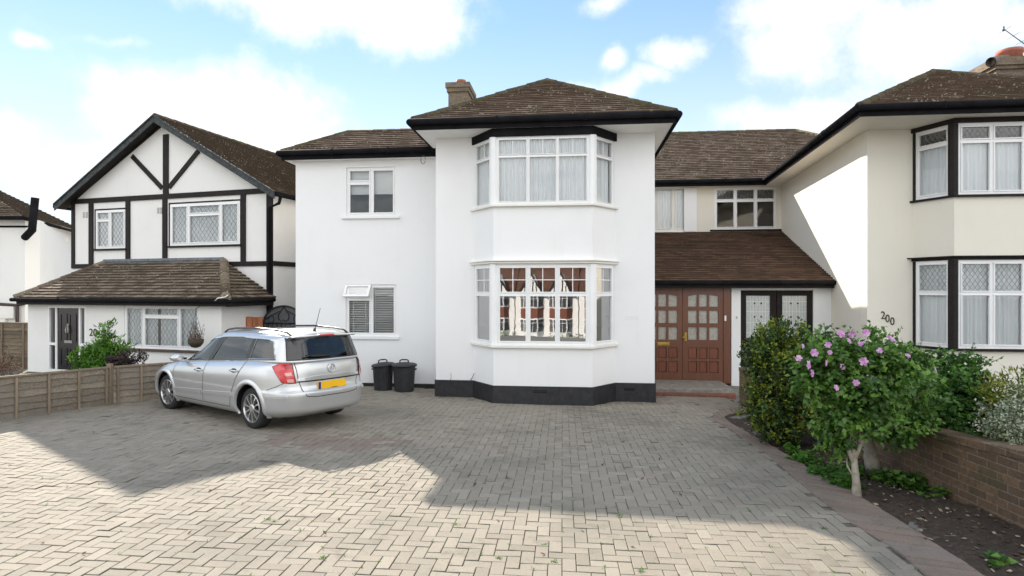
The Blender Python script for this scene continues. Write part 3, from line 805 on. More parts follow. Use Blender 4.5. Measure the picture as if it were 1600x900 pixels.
b_ = MB(); x_, z_ = M.x(1027, LYD), M.z(1037, 539.5, LYD); b_.box(x_, M.x(1046, LYD), LYD - .03, LYD - .021, z_, M.z(1037, 534.5, LYD)); b_.box(x_ + .03, M.x(1046, LYD) - .03, LYD - .036, LYD - .0301, z_ + .018, z_ + .05); b_.build('letter_box', BRASS, dl, bevel=.003)
b_ = MB(); x_ = M.x(1071, LYD); z0_, z1_ = M.z(1070, 533, LYD), M.z(1070, 508, LYD); b_.box(x_ - .025, x_ + .025, LYD - .03, LYD - .021, z0_, z0_ + .2); b_.tube([(x_, LYD - .03, z0_ + .1), (x_, LYD - .08, z0_ + .1), (x_ - .1, LYD - .08, z0_ + .09)], .012); b_.build('handle', BRASS, dr)
b_ = MB(); x_, z_ = M.x(1132.5, LYD), M.z(1132, 497, LYD); b_.box(x_ - .02, x_ + .02, LYD - .065, LYD - .041, z_ - .06, z_ + .06); b_.build('door_bell', UPVC, house, bevel=.004)
st = MB(); stz = M.z(1080, 600, 1.6)
st.box(.025, XB + .05, 1.02, 3.2, -.7, stz - .005); st.box(.025, XB + .02, 1.9, LYD + .2, stz - .004, DZ0 + .004)
st.build('doorstep', CONCRETE, house, bevel=.02)
st = MB(); st.box(.026, XB + .03, .86, 1.015, -.7, stz - .085); st.build('step_edge', BRICK_RED, house)
nm = text_mesh('house_number', '202', .17, PLASTER, house, Matrix.Translation((M.x(987, 0), -.001, M.z(987, 497, 0))) @ Matrix.Rotation(R(90), 4, 'X') @ Matrix.Scale(.6, 4, (0, 1, 0)) @ Matrix.Scale(1.15, 4, (1, 0, 0)), .006)
# loose cable ends over the plinth
cb = MB()
for (q, kk) in (((741, 583), ((733, 598), (738, 590))), ((704.5, 583), ((701, 598), (705, 591)))):
    p0 = M.loc(*kk[0], -.01); p1 = M.loc(*kk[1], -.05); p2 = M.loc(*q, -.09); cb.cut(); cb.tube([p0, p1, p2], .006 if q[0] > 720 else .004, 6)
cb.build('cable', CABLE, house)

# ------------------------------------------------------------------ the cream house, other half of the pair
hr = M.root('semi_detached_house')
tag(hr, 'cream rendered house numbered 200 with black trimmed diamond leaded bay windows', 'house')
FY = .25
def Q(px, py, ly): return M.loc(px, py, ly)
xf0 = M.x(1355, FY)                                    # front corner
pb = M.local(W(1221, 290, 17.04)); xb0 = pb.x          # inner corner at the landing wall
dirx = (xb0 - xf0) / (LYB - FY)
def sx(ly): return xf0 + dirx * (ly - FY)
XR = xf0 + 4.3
wm = MB()
R1y = -.42
p0, p1 = (M.x(1426, FY), FY), (M.x(1491, R1y), R1y); span = 1.75
p2 = (p1[0] + span, R1y); p3 = (p2[0] + (p1[0] - p0[0]), FY); bayr = [p0, p1, p2, p3]
zr = lambda px, py: M.z(px, py, R1y)
RU0, RU1, RL0, RL1 = zr(1540, 303.8), zr(1540, 191.5), zr(1540, 544.8), zr(1540, 406)
wall(wm, [(xf0, -.8), (XR, -.8), (XR, ZS), (xf0, ZS)], [rect(p0[0] + .06, p3[0] - .06, RU0, RU1), rect(p0[0] + .06, p3[0] - .06, RL0, RL1)], FY, FY + .25)
a_ = math.atan(dirx); ct = .25
wm.prism([(xf0, FY + .252), (xf0 + ct, FY + .252), (xb0 + ct, LYB), (xb0, LYB)], -.8, ZS)
wm.box(XR - .25, XR, FY + .252, LYB + 6, -.8, ZS); wm.box(XB, XR, LYB + 6.0, LYB + 6.2, -.8, ZS)
wm.prism(bayr, -.8, RL0 - .001); wm.prism(bayr, RL1 + .001, RU0 - .001); wm.prism(bayr, RU1 + .001, ZS)
hw2 = (1116, 1213.5, 292.5, 358.5)
wall(wm, [(XB, -.6), (xb0, -.6), (xb0, ZS), (XB, ZS)], [hole(M, LYB, hw2)], LYB, LYB + .25)
wm.box(xb0 + ct + .01, XR - .26, FY + 1, LYB + 5.9, 2.05, 2.25); wm.box(xb0 + ct + .01, XR - .26, 4.5, 4.6, -.6, ZS - .1)
wm.prism([(xf0 + ct + .01, FY + .26), (XR - .26, FY + .26), (XR - .26, LYB + 5.98), (XB + .01, LYB + 5.98), (XB + .01, LYB + .26), (xb0 + ct, LYB + .26)], ZS - .06, ZS - .03); wm.box(XB, XR, LYB + 6.001, LYB + 6.19, ZS, ZE + .1); wm.build('wall', CREAM, hr)
kw = dict(b=.05, lead=(.085, .125, .008), lead_all=False, casement=.022)
tu, tl_ = (zr(1540, 219.5) - RU0) / (RU1 - RU0), (zr(1540, 458) - RL0) / (RL1 - RL0)
c3 = lambda t: [(0, .34, [0, t, 1]), (.34, .66, [0, t, 1]), (.66, 1, [0, t, 1])]
bay_windows(hr, bayr, RU0, RU1, c3(tu), [(0, 1, [0, tu, 1])], UPVC, GLASS, .11, net=[(.02, .34, .02, .80), (.36, .98, .02, .80)], net_side=[(.06, .94, .02, .8)], **kw)
bay_windows(hr, bayr, RL0, RL1, c3(tl_), [(0, 1, [0, tl_, 1])], UPVC, GLASS, .11, net=[(.02, .98, .02, .98)], net_side=[(.06, .94, .02, .98)], **kw)
pm = MB()
for (z0, z1) in ((RU0, RU1), (RL0, RL1)):
    for p in bayr[1:-1]: pm.cut(); pm.prism([(p[0] + .075 * math.cos(t), p[1] + .03 + .075 * math.sin(t)) for t in (math.pi * 2 * k / 8 + .39 for k in range(8))], z0, z1)
    for (p, s) in ((bayr[0], 1), (bayr[3], -1)): pm.cut(); pm.box(min(p[0], p[0] + s * .03), max(p[0], p[0] + s * .03), FY - .05, FY - .001, z0, z1)
pm.build('corner_post', TIMBER_BLACK, hr)
s_ = MB(); band(bayr, .06, RU0 - .04, RU0 - .002, s_, .02); band(bayr, .06, RL0 - .045, RL0 - .002, s_, .02); s_.build('sill', TIMBER_BLACK, hr, bevel=.005)
f_ = MB(); band(bayr, .04, RU1 + .004, RU1 + .15, f_, .01); band(bayr, .03, RL1 + .004, RL1 + .05, f_, .01); band(bayr, .09, RL1 + .052, RL1 + .072, f_, .05); f_.build('bay_fascia', TIMBER_BLACK, hr, bevel=.005)
o, _ = win_px(hr, M, LYB, *hw2, [(0, .34, [0, .69, 1]), (.34, .665, [0, .69, 1]), (.665, 1, [0, .69, 1])], b=.055, casement=.025, lead=(.10, .13, .012), lead_all=False, dark_edge=.045, sill=(.12, .08, .05), sill_mat=TIMBER_BLACK, inset=.02)
# roof
ey = FY - 1.02; ov = .52
eA = Vector((sx(ey) - ov, ey, ZE)); ed = Vector((dirx, 1, 0)).normalized()
eB = eA + ed * ((LYB - .30 - ey) / ed.y)
eC = Vector((XR + .5, ey, ZE))
h2 = (eC.x - eA.x) / 2
ap = Vector((eA.x + h2 * .93 + .1, ey + h2 * .93, ZE + 1.42)); apb = ap + ed * 6.0
rr = MB()
tiles(rr, [tuple(eA), tuple(eC), tuple(ap)], seed=31)
tiles(rr, [tuple(eA), tuple(ap), tuple(apb), tuple(eA + ed * 8)], seed=32)
tiles(rr, [tuple(eC), tuple(eC + ed * 8), tuple(apb), tuple(ap)], seed=33)
xe = M.x(1243, RYl)
def on_slope(px, py):
    lo, hi = LYB - .3, RYl
    for _ in range(40):
        m_ = (lo + hi) / 2; p = M.loc(px, py, m_)
        if p.z > on_link(0, m_): lo = m_
        else: hi = m_
    return Vector((p.x, m_, on_link(0, m_)))
hp = on_slope(1300, 216)
tiles(rr, [(XB, LYB - .3, ZE), (eB.x + .3, LYB - .3, ZE), tuple(hp), (xe, RYl, RZ), (XB, RYl, RZ)], seed=34)
tiles(rr, [(XB, RYl, RZ), (xe, RYl, RZ), (xe + 2.6, RYl + 3.2, ZE), (XB, RYl + 3.2, ZE)], seed=35)
tiles(rr, [(xe, RYl, RZ), tuple(hp), (hp.x + 1.9, hp.y + .3, hp.z - .9), (xe + 2.6, RYl + 3.2, ZE)][:3], seed=36)
roof = rr.build('roof', TILE, hr)
rg = MB(); ridge(rg, eA + Vector((0, 0, .02)), ap, seed=11); ridge(rg, eC, ap, seed=12); ridge(rg, ap, apb, seed=13); ridge(rg, (XB, RYl, RZ), (xe, RYl, RZ), seed=14); ridge(rg, (xe, RYl, RZ), hp, seed=15)
rg.build('ridge_tile', RIDGE, roof)
i3 = Vector((.03, .03, 0))
sf = MB(); sf.prism([(eA.x + .03, eA.y + .03), (eC.x, eA.y + .03), (eC.x, FY - .001), (xf0 - .001, FY - .001), (xb0 - .001, LYB - .001), (eB.x + .03, LYB - .001)], ZS, ZS + .03)
sf.prism([(XB + .001, LYB - .28), (eB.x + .028, LYB - .28), (eB.x + .028, LYB - .011), (XB + .001, LYB - .011)], ZS, ZS + .03); sf.build('soffit', SOFFIT_CREAM, hr)
fa = MB(); fa.box(eA.x, eC.x, ey, ey + .025, ZS - .015, ZE - .01)
fa.prism([(eA.x, ey + .026), (eA.x + .025, ey + .026), (eB.x + .025, LYB - .27), (eB.x, LYB - .27)], ZS - .015, ZE - .01); fa.box(XB + .001, eB.x - .001, LYB - .3, LYB - .275, ZS - .015, ZE - .01); fa.build('fascia', BLACK, hr)
gu = MB(); sh = Vector((-.055, 0, zg - ZE)); sv = Vector((0, -.055, zg - ZE))
gutter(gu, eA + sv + Vector((-.05, 0, 0)), eC + sv); gutter(gu, eA + sh + Vector((0, -.05, 0)), eB + sh - ed * .05); gutter(gu, (XB, LYB - .355, zg), (eB.x - .05, LYB - .355, zg)); gu.build('gutter', BLACK, hr)
# chimney stack, tee cowl
cy2 = 5.6; q0, q1 = M.loc(1541, 118, cy2), M.loc(1640, 118, cy2)
zc2 = M.z(1580, 108, cy2)
ch = MB(); ch.M = T(q0.x + .25, cy2, 0); cw = q1.x - q0.x
ch.box(0, cw, 0, 1.0, ZE, zc2); ch.box(-.06, cw + .06, -.06, 1.06, zc2 + .001, zc2 + .09); ch.box(-.12, cw + .12, -.12, 1.12, zc2 + .091, zc2 + .30)
cho = ch.build('chimney', BRICK_CH, hr)
pt = MB()
pt.M = T(M.x(1553, cy2) + .22, cy2 + .25, zc2 + .30); pt.lathe([(.12, -.05), (.12, .12), (.10, .13)], 16)
pt.cut(); pt.M = T(M.x(1588, cy2) + .1, cy2 + .4, zc2 + .30); pt.lathe([(.30, -.05), (.28, .22), (.31, .24), (.31, .34), (.25, .36)], 20); pt.build('chimney_pot', TERRA, cho)
cwl = MB(); b0, b1 = M.loc(1548, 97, cy2 - .1), M.loc(1578, 92, cy2 + .35)
cwl.tube([b0, b1], .125, 16, cap=False); cwl.tube([b1, b0], .105, 16, cap=False); cwl.build('flue_cowl', plain('grey_clay_cowl', (.15, .12, .10), .8, var=.4, scale=8), cho)
aer = MB(); a0 = M.loc(1568, 45, cy2 - .2); a1 = M.loc(1604, 71, cy2 - .2)
aer.tube([a0, a1], .012, 6); e_ = (a1 - a0).normalized()
for k in range(4):
    p = a0 + e_ * (.05 + .26 * k); aer.tube([p - Vector((0, .22, 0)), p + Vector((0, .22, 0))], .006, 5)
aer.tube([a0 - Vector((0, .0, .06)), a0 + Vector((0, 0, .06))], .028, 8)
mast = a1 + Vector((.02, 0, 0)); aer.tube([mast + Vector((0, 0, .1)), mast - Vector((0, -.1, 1.3))], .02, 8)
aer.M = Matrix()
ao = aer.build('tv_aerial', plain('aerial_metal', (.16, .19, .22), .5, .6)); ao.location = (M.ox, M.oy, 0); ao.rotation_euler = (0, 0, -M.th)
tag(ao, 'thin grey television aerial tilted above the chimney of the cream house', 'aerial')
# porch half
pr = MB(); xe2 = lambda ly: sx(ly) - .005
PTr = PT
tiles(pr, [(XB + .002, 1.9, PZ), (xe2(1.9), 1.9, PZ), (xe2(LYB - .02), LYB - .02, PTr), (XB + .002, LYB - .02, PTr)], gauge=.15, seed=41); pr.build('porch_roof', TILE_PORCH, hr)
fa = MB(); fa.box(XB + .001, xe2(1.93), 1.93, 1.96, PZ - .16, PZ - .01); fa.build('porch_fascia', TIMBER_BLACK, hr)
gu = MB(); gutter(gu, (XB, 1.86, PZ - .04), (xe2(1.86), 1.86, PZ - .04), .05); gu.build('gutter', BLACK, hr)
d0, d1 = M.x(1156.5, LYD), M.x(1269.5, LYD); zt = M.z(1213, 453.5, LYD); zb = DZ0 - .1; xw0 = M.x(1142, LYD)
fr = MB(); fr.box(xw0 + .001, d0, LYD - .05, LYD + .1, zb, PZ - .13); fr.box(d1, xe2(LYD), LYD - .05, LYD + .1, zb, PZ - .13); fr.box(d0, d1, LYD - .05, LYD + .1, zt, PZ - .13); fr.build('door_surround', WHITE, hr, bevel=.004)
xm = (d0 + d1) / 2
for (a, b) in ((d0 + .004, xm - .006), (xm + .006, d1 - .004)):
    g0, g1 = a + .12, b - .13 if b < xm else b - .12; z0, z1 = M.z(1190, 528, LYD), M.z(1190, 462, LYD)
    d = MB(); wall(d, rect(a, b, zb, zt - .005), [rect(g0, g1, z0, z1)], LYD - .02, LYD + .04); do = d.build('door', TIMBER_BLACK, hr, bevel=.005)
    g = MB(); g.poly([(g0, LYD, z0), (g1, LYD, z0), (g1, LYD, z1), (g0, LYD, z1)]); g.build('pane', FROST2 if 'FROST2' in globals() else plain('pale_obscured_glass', (.46, .49, .47), .2, var=.15, scale=25, bmp=.4, bscale=40, spec=.8), do)
    lm = MB(); w_ = g1 - g0
    for u in (.18, .30, .42, .58, .70, .82): lm.box(g0 + u * w_ - .004, g0 + u * w_ + .004, LYD - .006, LYD - .001, z0, z1)
    for v in (.12, .36, .62, .86): lm.box(g0, g1, LYD - .0065, LYD - .0012, z0 + v * (z1 - z0) - .004, z0 + v * (z1 - z0) + .004)
    lm.build('lattice', LEAD_WHITE, do)
    dm = MB()
    for u in (.36, .64):
        for v in (.2, .5, .82): dm.cut(); dm.box(g0 + u * w_ - .016, g0 + u * w_ + .016, LYD - .008, LYD - .002, z0 + v * (z1 - z0) - .016, z0 + v * (z1 - z0) + .016)
    dm.build('glass_jewel', DARK, do)
b_ = MB(); x_, z_ = M.x(1150, LYD), M.z(1150, 496, LYD); b_.box(x_ - .012, x_ + .012, LYD - .07, LYD - .051, z_ - .03, z_ + .03); b_.build('door_bell', VENT, hr)
NUM = plain('dark_bronze_numeral', (.06, .05, .035), .4, .5)
for ch_, px, py in (('2', 1379.5, 493), ('0', 1386.5, 498), ('0', 1394, 502.5)):
    text_mesh('house_number', ch_, .205, NUM, hr, Matrix.Translation((M.x(px, FY), FY - .008, M.z(px, py, FY))) @ Matrix.Rotation(R(90), 4, 'X') @ Matrix.Scale(.8, 4, (1, 0, 0)), .006)
cb = MB(); cb.box(XB - .2, xe2(1.5) - .01, 1.2, 3.2, -.7, DZ0 - .05); cb.build('porch_step', CONCRETE, hr)

# ------------------------------------------------------------------ the mock timbered house on the left
TL = math.atan(.30)
yR = 14.6; Lf = Frame((427 - 800) / F * yR, yR, TL)
hl = Lf.root('timbered_house')
tag(hl, 'gabled house with black timbers on white render, tiled lean-to porch and black front door', 'house')
lx = lambda px, ly=0: Lf.x(px, ly); lz = lambda px, py, ly=0: Lf.z(px, py, ly)
GX0, GX1 = lx(113), 0.0
ax = lx(255.5); az = lz(255.5, 196)
zl, zrr = lz(113, 320), lz(427, 302)
ze_ = (zl + zrr) / 2 + .05
gm = MB(); DP = 8.0
gsm = (150, 197, 328, 388.5); glg = (266, 375.5, 316.5, 383)
wall(gm, [(GX0, -.6), (GX1, -.6), (GX1, ze_), (ax, az), (GX0, ze_)], [hole(Lf, 0, gsm), hole(Lf, 0, glg)], 0, .25)
gm.box(GX1 - .25, GX1, .251, DP, -.6, ze_); gm.box(GX0, GX0 + .25, .251, DP, -.6, ze_); gm.box(GX0, GX1, DP, DP + .2, -.6, ze_); gm.box(GX0 + .26, GX1 - .26, 2.5, 2.6, -.5, ze_)
SILL_BROWN = plain('brown_tile_sill', (.075, .05, .036), .6, var=.3)
# lean-to
EX = -1.5
ex0, ex1 = lx(43.5, EX), lx(346, EX); ezt = lz(200, 470, EX)
dr_ = (75, 134, 478, 578); ew = (194, 312.5, 477, 545.5)
wall(gm, [(ex0, -.6), (ex1, -.6), (ex1, ezt), (ex0, ezt)], [hole(Lf, EX, dr_), hole(Lf, EX, ew)], EX, EX + .22)
gm.box(ex1 - .22, ex1, EX + .221, -.001, -.6, ezt); gm.box(ex0, ex0 + .22, EX + .221, 1.2, -.6, ezt)
gm.build('wall', PLASTER, hl)
# timbers
tm = MB(); y0t, y1t = -.035, -.001
def beam(xa, xb, za, zb, k=0): tm.box(xa, xb, y0t - k * .003, y1t, za, zb)
zT0 = (lz(117, 318) + lz(400, 296)) / 2; zB0 = (lz(150, 419) + lz(420, 408)) / 2
th = .13
beam(GX0 + .001, GX1 - .001, zT0 - th / 2, zT0 + th / 2, 1); beam(GX0 + .001, GX1 - .001, zB0 - .06, zB0 + .06, 1)
zk = lambda x: ze_ + (az - ze_) * (1 - abs(x - ax) / (ax - GX0 if x < ax else GX1 - ax))
def post(p0, p1, zt=None): beam(lx(p0), lx(p1), zB0 + .061, zT0 - th / 2 - .001 if zt is None else zt)
post(140, 146.5); post(197.5, 204); post(255, 262); post(377, 384.5)
beam(GX0 + .0, GX0 + .11, zB0 + .061, zT0 - .066); beam(GX1 - .18, GX1 - .0, -.3, zT0 - .066)
beam(lx(256), lx(264), zT0 + .066, az - .25)
def diag(a, b):
    P, S = Lf.loc(*a), Lf.loc(*b); tm.bar((P.x, -.017, P.z), (S.x, -.017, S.z), .032, .12, up=(0, 1, 0) if False else (0, 0, 1))
diag((207, 244), (254, 294)); diag((311, 236), (265, 293))
tm.box(GX1 + .001, GX1 + .03, .0, DP, zB0 - .06, zB0 + .06)
tm.build('timber_frame', TIMBER_BLACK, hl)
win_px(hl, Lf, 0, *gsm, [(0, .48, [0, .74, 1]), (.48, 1, [0, 1])], b=.055, casement=.02, lead=(.13, .17, .011), net=[(.03, .97, .02, .98)], dark_edge=.04, sill=(.05, .06, .05), sill_mat=TIMBER_BLACK, inset=.0)
win_px(hl, Lf, 0, *glg, [(0, .27, [0, 1]), (.27, .73, [0, .73, 1]), (.73, 1, [0, 1])], b=.06, casement=.022, lead=(.13, .17, .011), net=[(.02, .98, .02, .98)], dark_edge=.04, sill=(.05, .06, .05), sill_mat=TIMBER_BLACK, inset=.0)
win_px(hl, Lf, EX, *ew, [(0, .26, [0, 1]), (.26, .73, [0, .74, 1]), (.73, 1, [0, 1])], b=.06, casement=.022, lead=(.115, .16, .010), net=[(.02, .42, .02, .98), (.46, .98, .02, .98)], sill=(.06, .08, .06), sill_mat=SILL_BROWN, inset=.02)
vn = MB()
for (px, py) in ((131.5, 336), (136, 336), (247.5, 329), (252, 329)):
    p = Lf.loc(px, py); vn.cut(); vn.box(p.x - .035, p.x + .03, -.012, -.001, p.z - .08, p.z + .08)
vn.build('air_brick', VENT, hl)
# door with side lights
dw = hole(Lf, EX, dr_); x0, x1, z0, z1 = dw[0][0], dw[1][0], dw[0][1], dw[2][1]; w_ = x1 - x0
fr = MB(); b = .05
cut = [0, .24, .80, 1]
for u in (0, .20, .82, .97): fr.box(x0 + u * w_, x0 + u * w_ + b, EX - .005, EX + .08, z0, z1)
fr.box(x0, x1, EX - .004, EX + .079, z1 - .05, z1 + .0); fr.box(x0 + .05, x0 + .2 * w_, EX - .003, EX + .078, z0 + .38 * (z1 - z0), z0 + .42 * (z1 - z0)); fr.box(x0 + .82 * w_ + .05, x1 - .03, EX - .003, EX + .078, z0 + .38 * (z1 - z0), z0 + .42 * (z1 - z0))
fo = fr.build('door_frame', UPVC, hl)
g = MB()
for (u, v) in ((.05, .21), (.85, .98)): g.poly([(x0 + u * w_, EX + .03, z0), (x0 + v * w_, EX + .03, z0), (x0 + v * w_, EX + .03, z1), (x0 + u * w_, EX + .03, z1)])
g.build('pane', GLASS, fo)
d = MB(); a0, a1 = x0 + .2 * w_ + .052, x0 + .82 * w_ - .002
d.box(a0, a1, EX + .02, EX + .06, z0, z1 - .052); hgt = z1 - z0; dwid = a1 - a0
for (u, v) in ((.14, .44), (.56, .86)):
    for (p, q) in ((.06, .34), (.44, .88)):
        for k in range(4):
            X0, X1, Z0, Z1 = a0 + u * dwid, a0 + v * dwid, z0 + p * hgt, z0 + q * hgt
            d.box(*((X0, X0 + .02) if k == 0 else (X1 - .02, X1) if k == 1 else (X0 + .02, X1 - .02)), EX + .008, EX + .019, *((Z0, Z1) if k < 2 else (Z0, Z0 + .02) if k == 2 else (Z1 - .02, Z1)))
do = d.build('door', plain('gloss_black_door', (.012, .009, .010), .25, var=.2, coat=.4), hl)
k_ = MB(); xm = (a0 + a1) / 2; k_.box(xm - .03, xm + .03, EX + .0, EX + .012, z0 + .58 * hgt, z0 + .72 * hgt); k_.tube([(xm - .03, EX, z0 + .70 * hgt), (xm - .04, EX - .03, z0 + .62 * hgt), (xm, EX - .04, z0 + .57 * hgt), (xm + .04, EX - .03, z0 + .62 * hgt), (xm + .03, EX, z0 + .70 * hgt)], .01, 6)
k_.cut(); k_.box(xm - .13, xm + .13, EX + .005, EX + .018, z0 + .42 * hgt, z0 + .46 * hgt); k_.build('knocker', plain('dull_chrome', (.35, .34, .32), .35, .8), do)
text_mesh('house_number', '20', .26, NUM, hl, Matrix.Translation((lx(146, EX), EX - .008, lz(146, 520, EX))) @ Matrix.Rotation(R(90), 4, 'X') @ Matrix.Shear('XZ', 4, (0, 0)), .006)
# gable roof
rr = MB(); ovf = -.28; m_r = (az + .10 - ze_) / (ax - GX0); m_l = (az + .10 - ze_) / (GX1 - ax)
el, er = GX0 - .25, GX1 + .25
zla, zra = ze_ + .08 - .25 * m_r, ze_ + .08 - .25 * m_l; top = Vector((ax, ovf, az + .18))
tiles(rr, [(el, ovf, zla), (el, DP + .2, zla), (ax, DP + .2, top.z), (ax, ovf, top.z)], gauge=.12, tw=.17, seed=51); tiles(rr, [(er, ovf, zra), (ax, ovf, top.z), (ax, DP + .2, top.z), (er, DP + .2, zra)], gauge=.12, tw=.17, lift=.035, seed=52)
roof = rr.build('roof', TILE_LEFT, hl)
rg = MB(); ridge(rg, top + Vector((0, 0, .01)), (ax, DP + .2, top.z + .01), seed=21); rg.build('ridge_tile', RIDGE, roof)
bg_ = MB()
for (p, q) in (((el - .02, zla), (ax, top.z)), ((er + .02, zra), (ax, top.z))):
    a, c = Vector((p[0], ovf - .02, p[1] - .17)), Vector((q[0], ovf - .02, q[1] - .17)); 
    bg_.prism([(0, 0)], 0, 0) if False else None
    for (dy0, dy1, h0, h1) in ((-.0, .03, 0, .15), (-.03, .032, .151, .19)):
        b0 = [bg_.vert((X, ovf + dy, Z)) for dy in (dy0 - .03, dy1 - .03) for (X, Z) in ((a.x, a.z + h0), (c.x, c.z + h0), (c.x, c.z + h1), (a.x, a.z + h1))]
        for f in ((0, 1, 2, 3), (7, 6, 5, 4), (0, 4, 5, 1), (1, 5, 6, 2), (2, 6, 7, 3), (3, 7, 4, 0)): bg_.face([b0[i] for i in f])
bg_.build('bargeboard', BARGE, hl)
sf = MB()
for (a, c, za, zc_) in ((el, ax, zla, top.z), (ax, er, top.z, zra)):
    sf.poly([(a, ovf, za - .10), (c, ovf, zc_ - .10), (c, -.0, zc_ - .10), (a, -.0, za - .10)])
sf.build('soffit', TIMBER_BLACK, hl)
gu = MB(); gutter(gu, (er + .05, ovf, zra - .05), (er + .05, DP, zra - .05)); gutter(gu, (el - .05, ovf, zla - .05), (el - .05, DP, zla - .05))
P = lambda px, py, ly: tuple(Lf.loc(px, py, ly))
gu.cut(); gu.tube([(er + .05, -.1, zra - .08), (er - .02, -.08, zra - .25), (GX1 - .06, -.09, zra - .35), (GX1 - .06, -.09, lz(425, 460)), (GX1 - .12, -.12, lz(420, 468))], .04, 8)
gu.build('gutter', BLACK, hl)
# lean-to roof
zt_ = lz(255, 409); ze2 = lz(200, 466, EX - .25)
tl0, tl1 = Vector((lx(163), -.002, zt_)), Vector((lx(350), -.002, zt_)); e0, e1_ = Vector((lx(23, EX - .25), EX - .25, ze2)), Vector((lx(353, EX - .25), EX - .25, ze2))
e2_ = Vector((e1_.x + .12, .3, ze2))
rr = MB(); tiles(rr, [tuple(e0), tuple(e1_), tuple(tl1), tuple(tl0)], gauge=.15, tw=.2, lift=.035, seed=61)
tiles(rr, [tuple(e1_), (e1_.x, -.002, ze2) if False else (lx(418, -.3), -.002, ze2), tuple(tl1)], gauge=.15, tw=.2, lift=.035, seed=62)
tiles(rr, [tuple(e0), tuple(tl0), (e0.x, 1.2, ze2)], gauge=.15, tw=.2, lift=.035, seed=63)
ro = rr.build('porch_roof', TILE_LEFT, hl)
rg = MB(); ridge(rg, e1_, tl1, .11, .24, seed=22); ridge(rg, e0, tl0, .10, .24, seed=23); rg.build('ridge_tile', TILE_LEFT, ro)
fl = MB(); fl.bar((tl0.x, -.02, zt_ + .03), (tl1.x, -.02, zt_ + .03), .04, .12); fl.build('lead_flashing', plain('lead_flashing', (.12, .14, .16), .5, var=.4, scale=12), hl)
fa = MB(); fa.box(e0.x + .02, e1_.x - .02, EX - .23, EX - .2, ze2 - .17, ze2 - .02); fa.bar((e1_.x - .02, EX - .21, ze2 - .1), (lx(416, -.3), -.05, ze2 - .1), .03, .16); fa.box(e0.x + .02, e1_.x - .05, EX - .199, EX - .001, ze2 - .17, ze2 - .14); fa.build('fascia', TIMBER_BLACK, hl)
gu = MB(); gutter(gu, (e0.x - .06, EX - .29, ze2 - .05), (e1_.x, EX - .29, ze2 - .05), .05); gutter(gu, (e1_.x, EX - .29, ze2 - .05), (lx(420, -.3), -.1, ze2 - .05), .05); gu.build('gutter', BLACK, hl)
cb = MB(); cb.tube([P(356, 461, EX - .3), P(352, 464, EX - .36), P(340, 466, EX - .35), P(336, 470, EX - .33)], .012, 6); cb.build('cable', UPVC, hl)

# ------------------------------------------------------------------ white house beyond it, cut by the frame
hf = empty('rendered_house', (0, 0, 0)); tag(hf, 'plain white rendered house with brown tiled roof and black flue, beyond the timbered house', 'house')
fw = MB(); yA, yB = 19.0, 19.6
xa0, xa1 = W(-430, 450, yA).x, W(39, 450, yA).x; xb1 = W(118, 450, 24.0).x
zA = W(20, 341, yA).z
fw.prism([(xa0, yA), (xa1, yA), (xa1 + .0, yA + .6), (xb1, 24.0), (xb1 - 3, 28), (xa0, 28)], -.7, zA)
fw.build('wall', PLASTER, hf)
rr = MB(); ov = .25
eL, eM, eR = Vector((xa0, yA - ov, zA + .02)), Vector((xa1 + .15, yA - ov, zA + .02)), Vector((xb1 + .3, 24.2, zA + .02))
rp = W(-120, 200, 24); 
t1_ = Vector((W(-60, 270, 24.5).x, 24.5, W(-60, 270, 24.5).z)); t0_ = Vector((xa0, 24.5, t1_.z))
tiles(rr, [tuple(eL), tuple(eM), tuple(t1_), tuple(t0_)], gauge=.2, tw=.28, lift=.05, seed=71); tiles(rr, [tuple(eM), tuple(eR), tuple(t1_)], gauge=.2, tw=.28, lift=.05, seed=72)
rr.build('roof', TILE_LEFT, hf)
gu = MB(); gutter(gu, eL + Vector((0, -.06, -.05)), eM + Vector((.05, -.06, -.05)), .06); gutter(gu, eM + Vector((.05, -.06, -.05)), eR + Vector((.05, -.05, -.05)), .06)
gu.box(xa0, xa1 + .1, yA - .03, yA - .005, zA - .30, zA - .24); gu.build('gutter', BLACK, hf)
fp = MB(); a, b, c = W(55, 309, yA - .35), W(50.5, 354, yA - .35), W(39, 371, yA - .05); fp.tube([c, b + Vector((0, 0, -.1)), b, a], .11, 12); fp.build('flue', BLACK, hf)
vn = MB(); p = W(91, 374, 22.4); vn.bar(p + Vector((-.2, -.2, 0)), p + Vector((.2, .24, 0)), .05, .16); vn.build('air_brick', UPVC_OLD, hf)
gu = MB(); gu.tube([W(-30, 473, yA - .1), W(24, 477, yA - .1), W(27, 480, yA - .1), W(27, 560, yA - .1)], .05, 8); gu.tube([W(27, 477, yA - .1), W(42, 474, yA - .1)], .04, 8); gu.build('downpipe', plain('brown_pipe', (.035, .018, .016), .5), hf)
mb_ = MB(); p = W(11, 487, yA - .1); mb_.box(p.x - .22, p.x + .22, yA - .12, yA - .001, p.z - .22, p.z + .18); p = W(-12, 490, yA - .1); mb_.cut(); mb_.box(p.x - .4, p.x + .4, yA - .1, yA - .001, p.z - .3, p.z + .25); mb_.build('meter_box', UPVC_OLD, hf, bevel=.01)

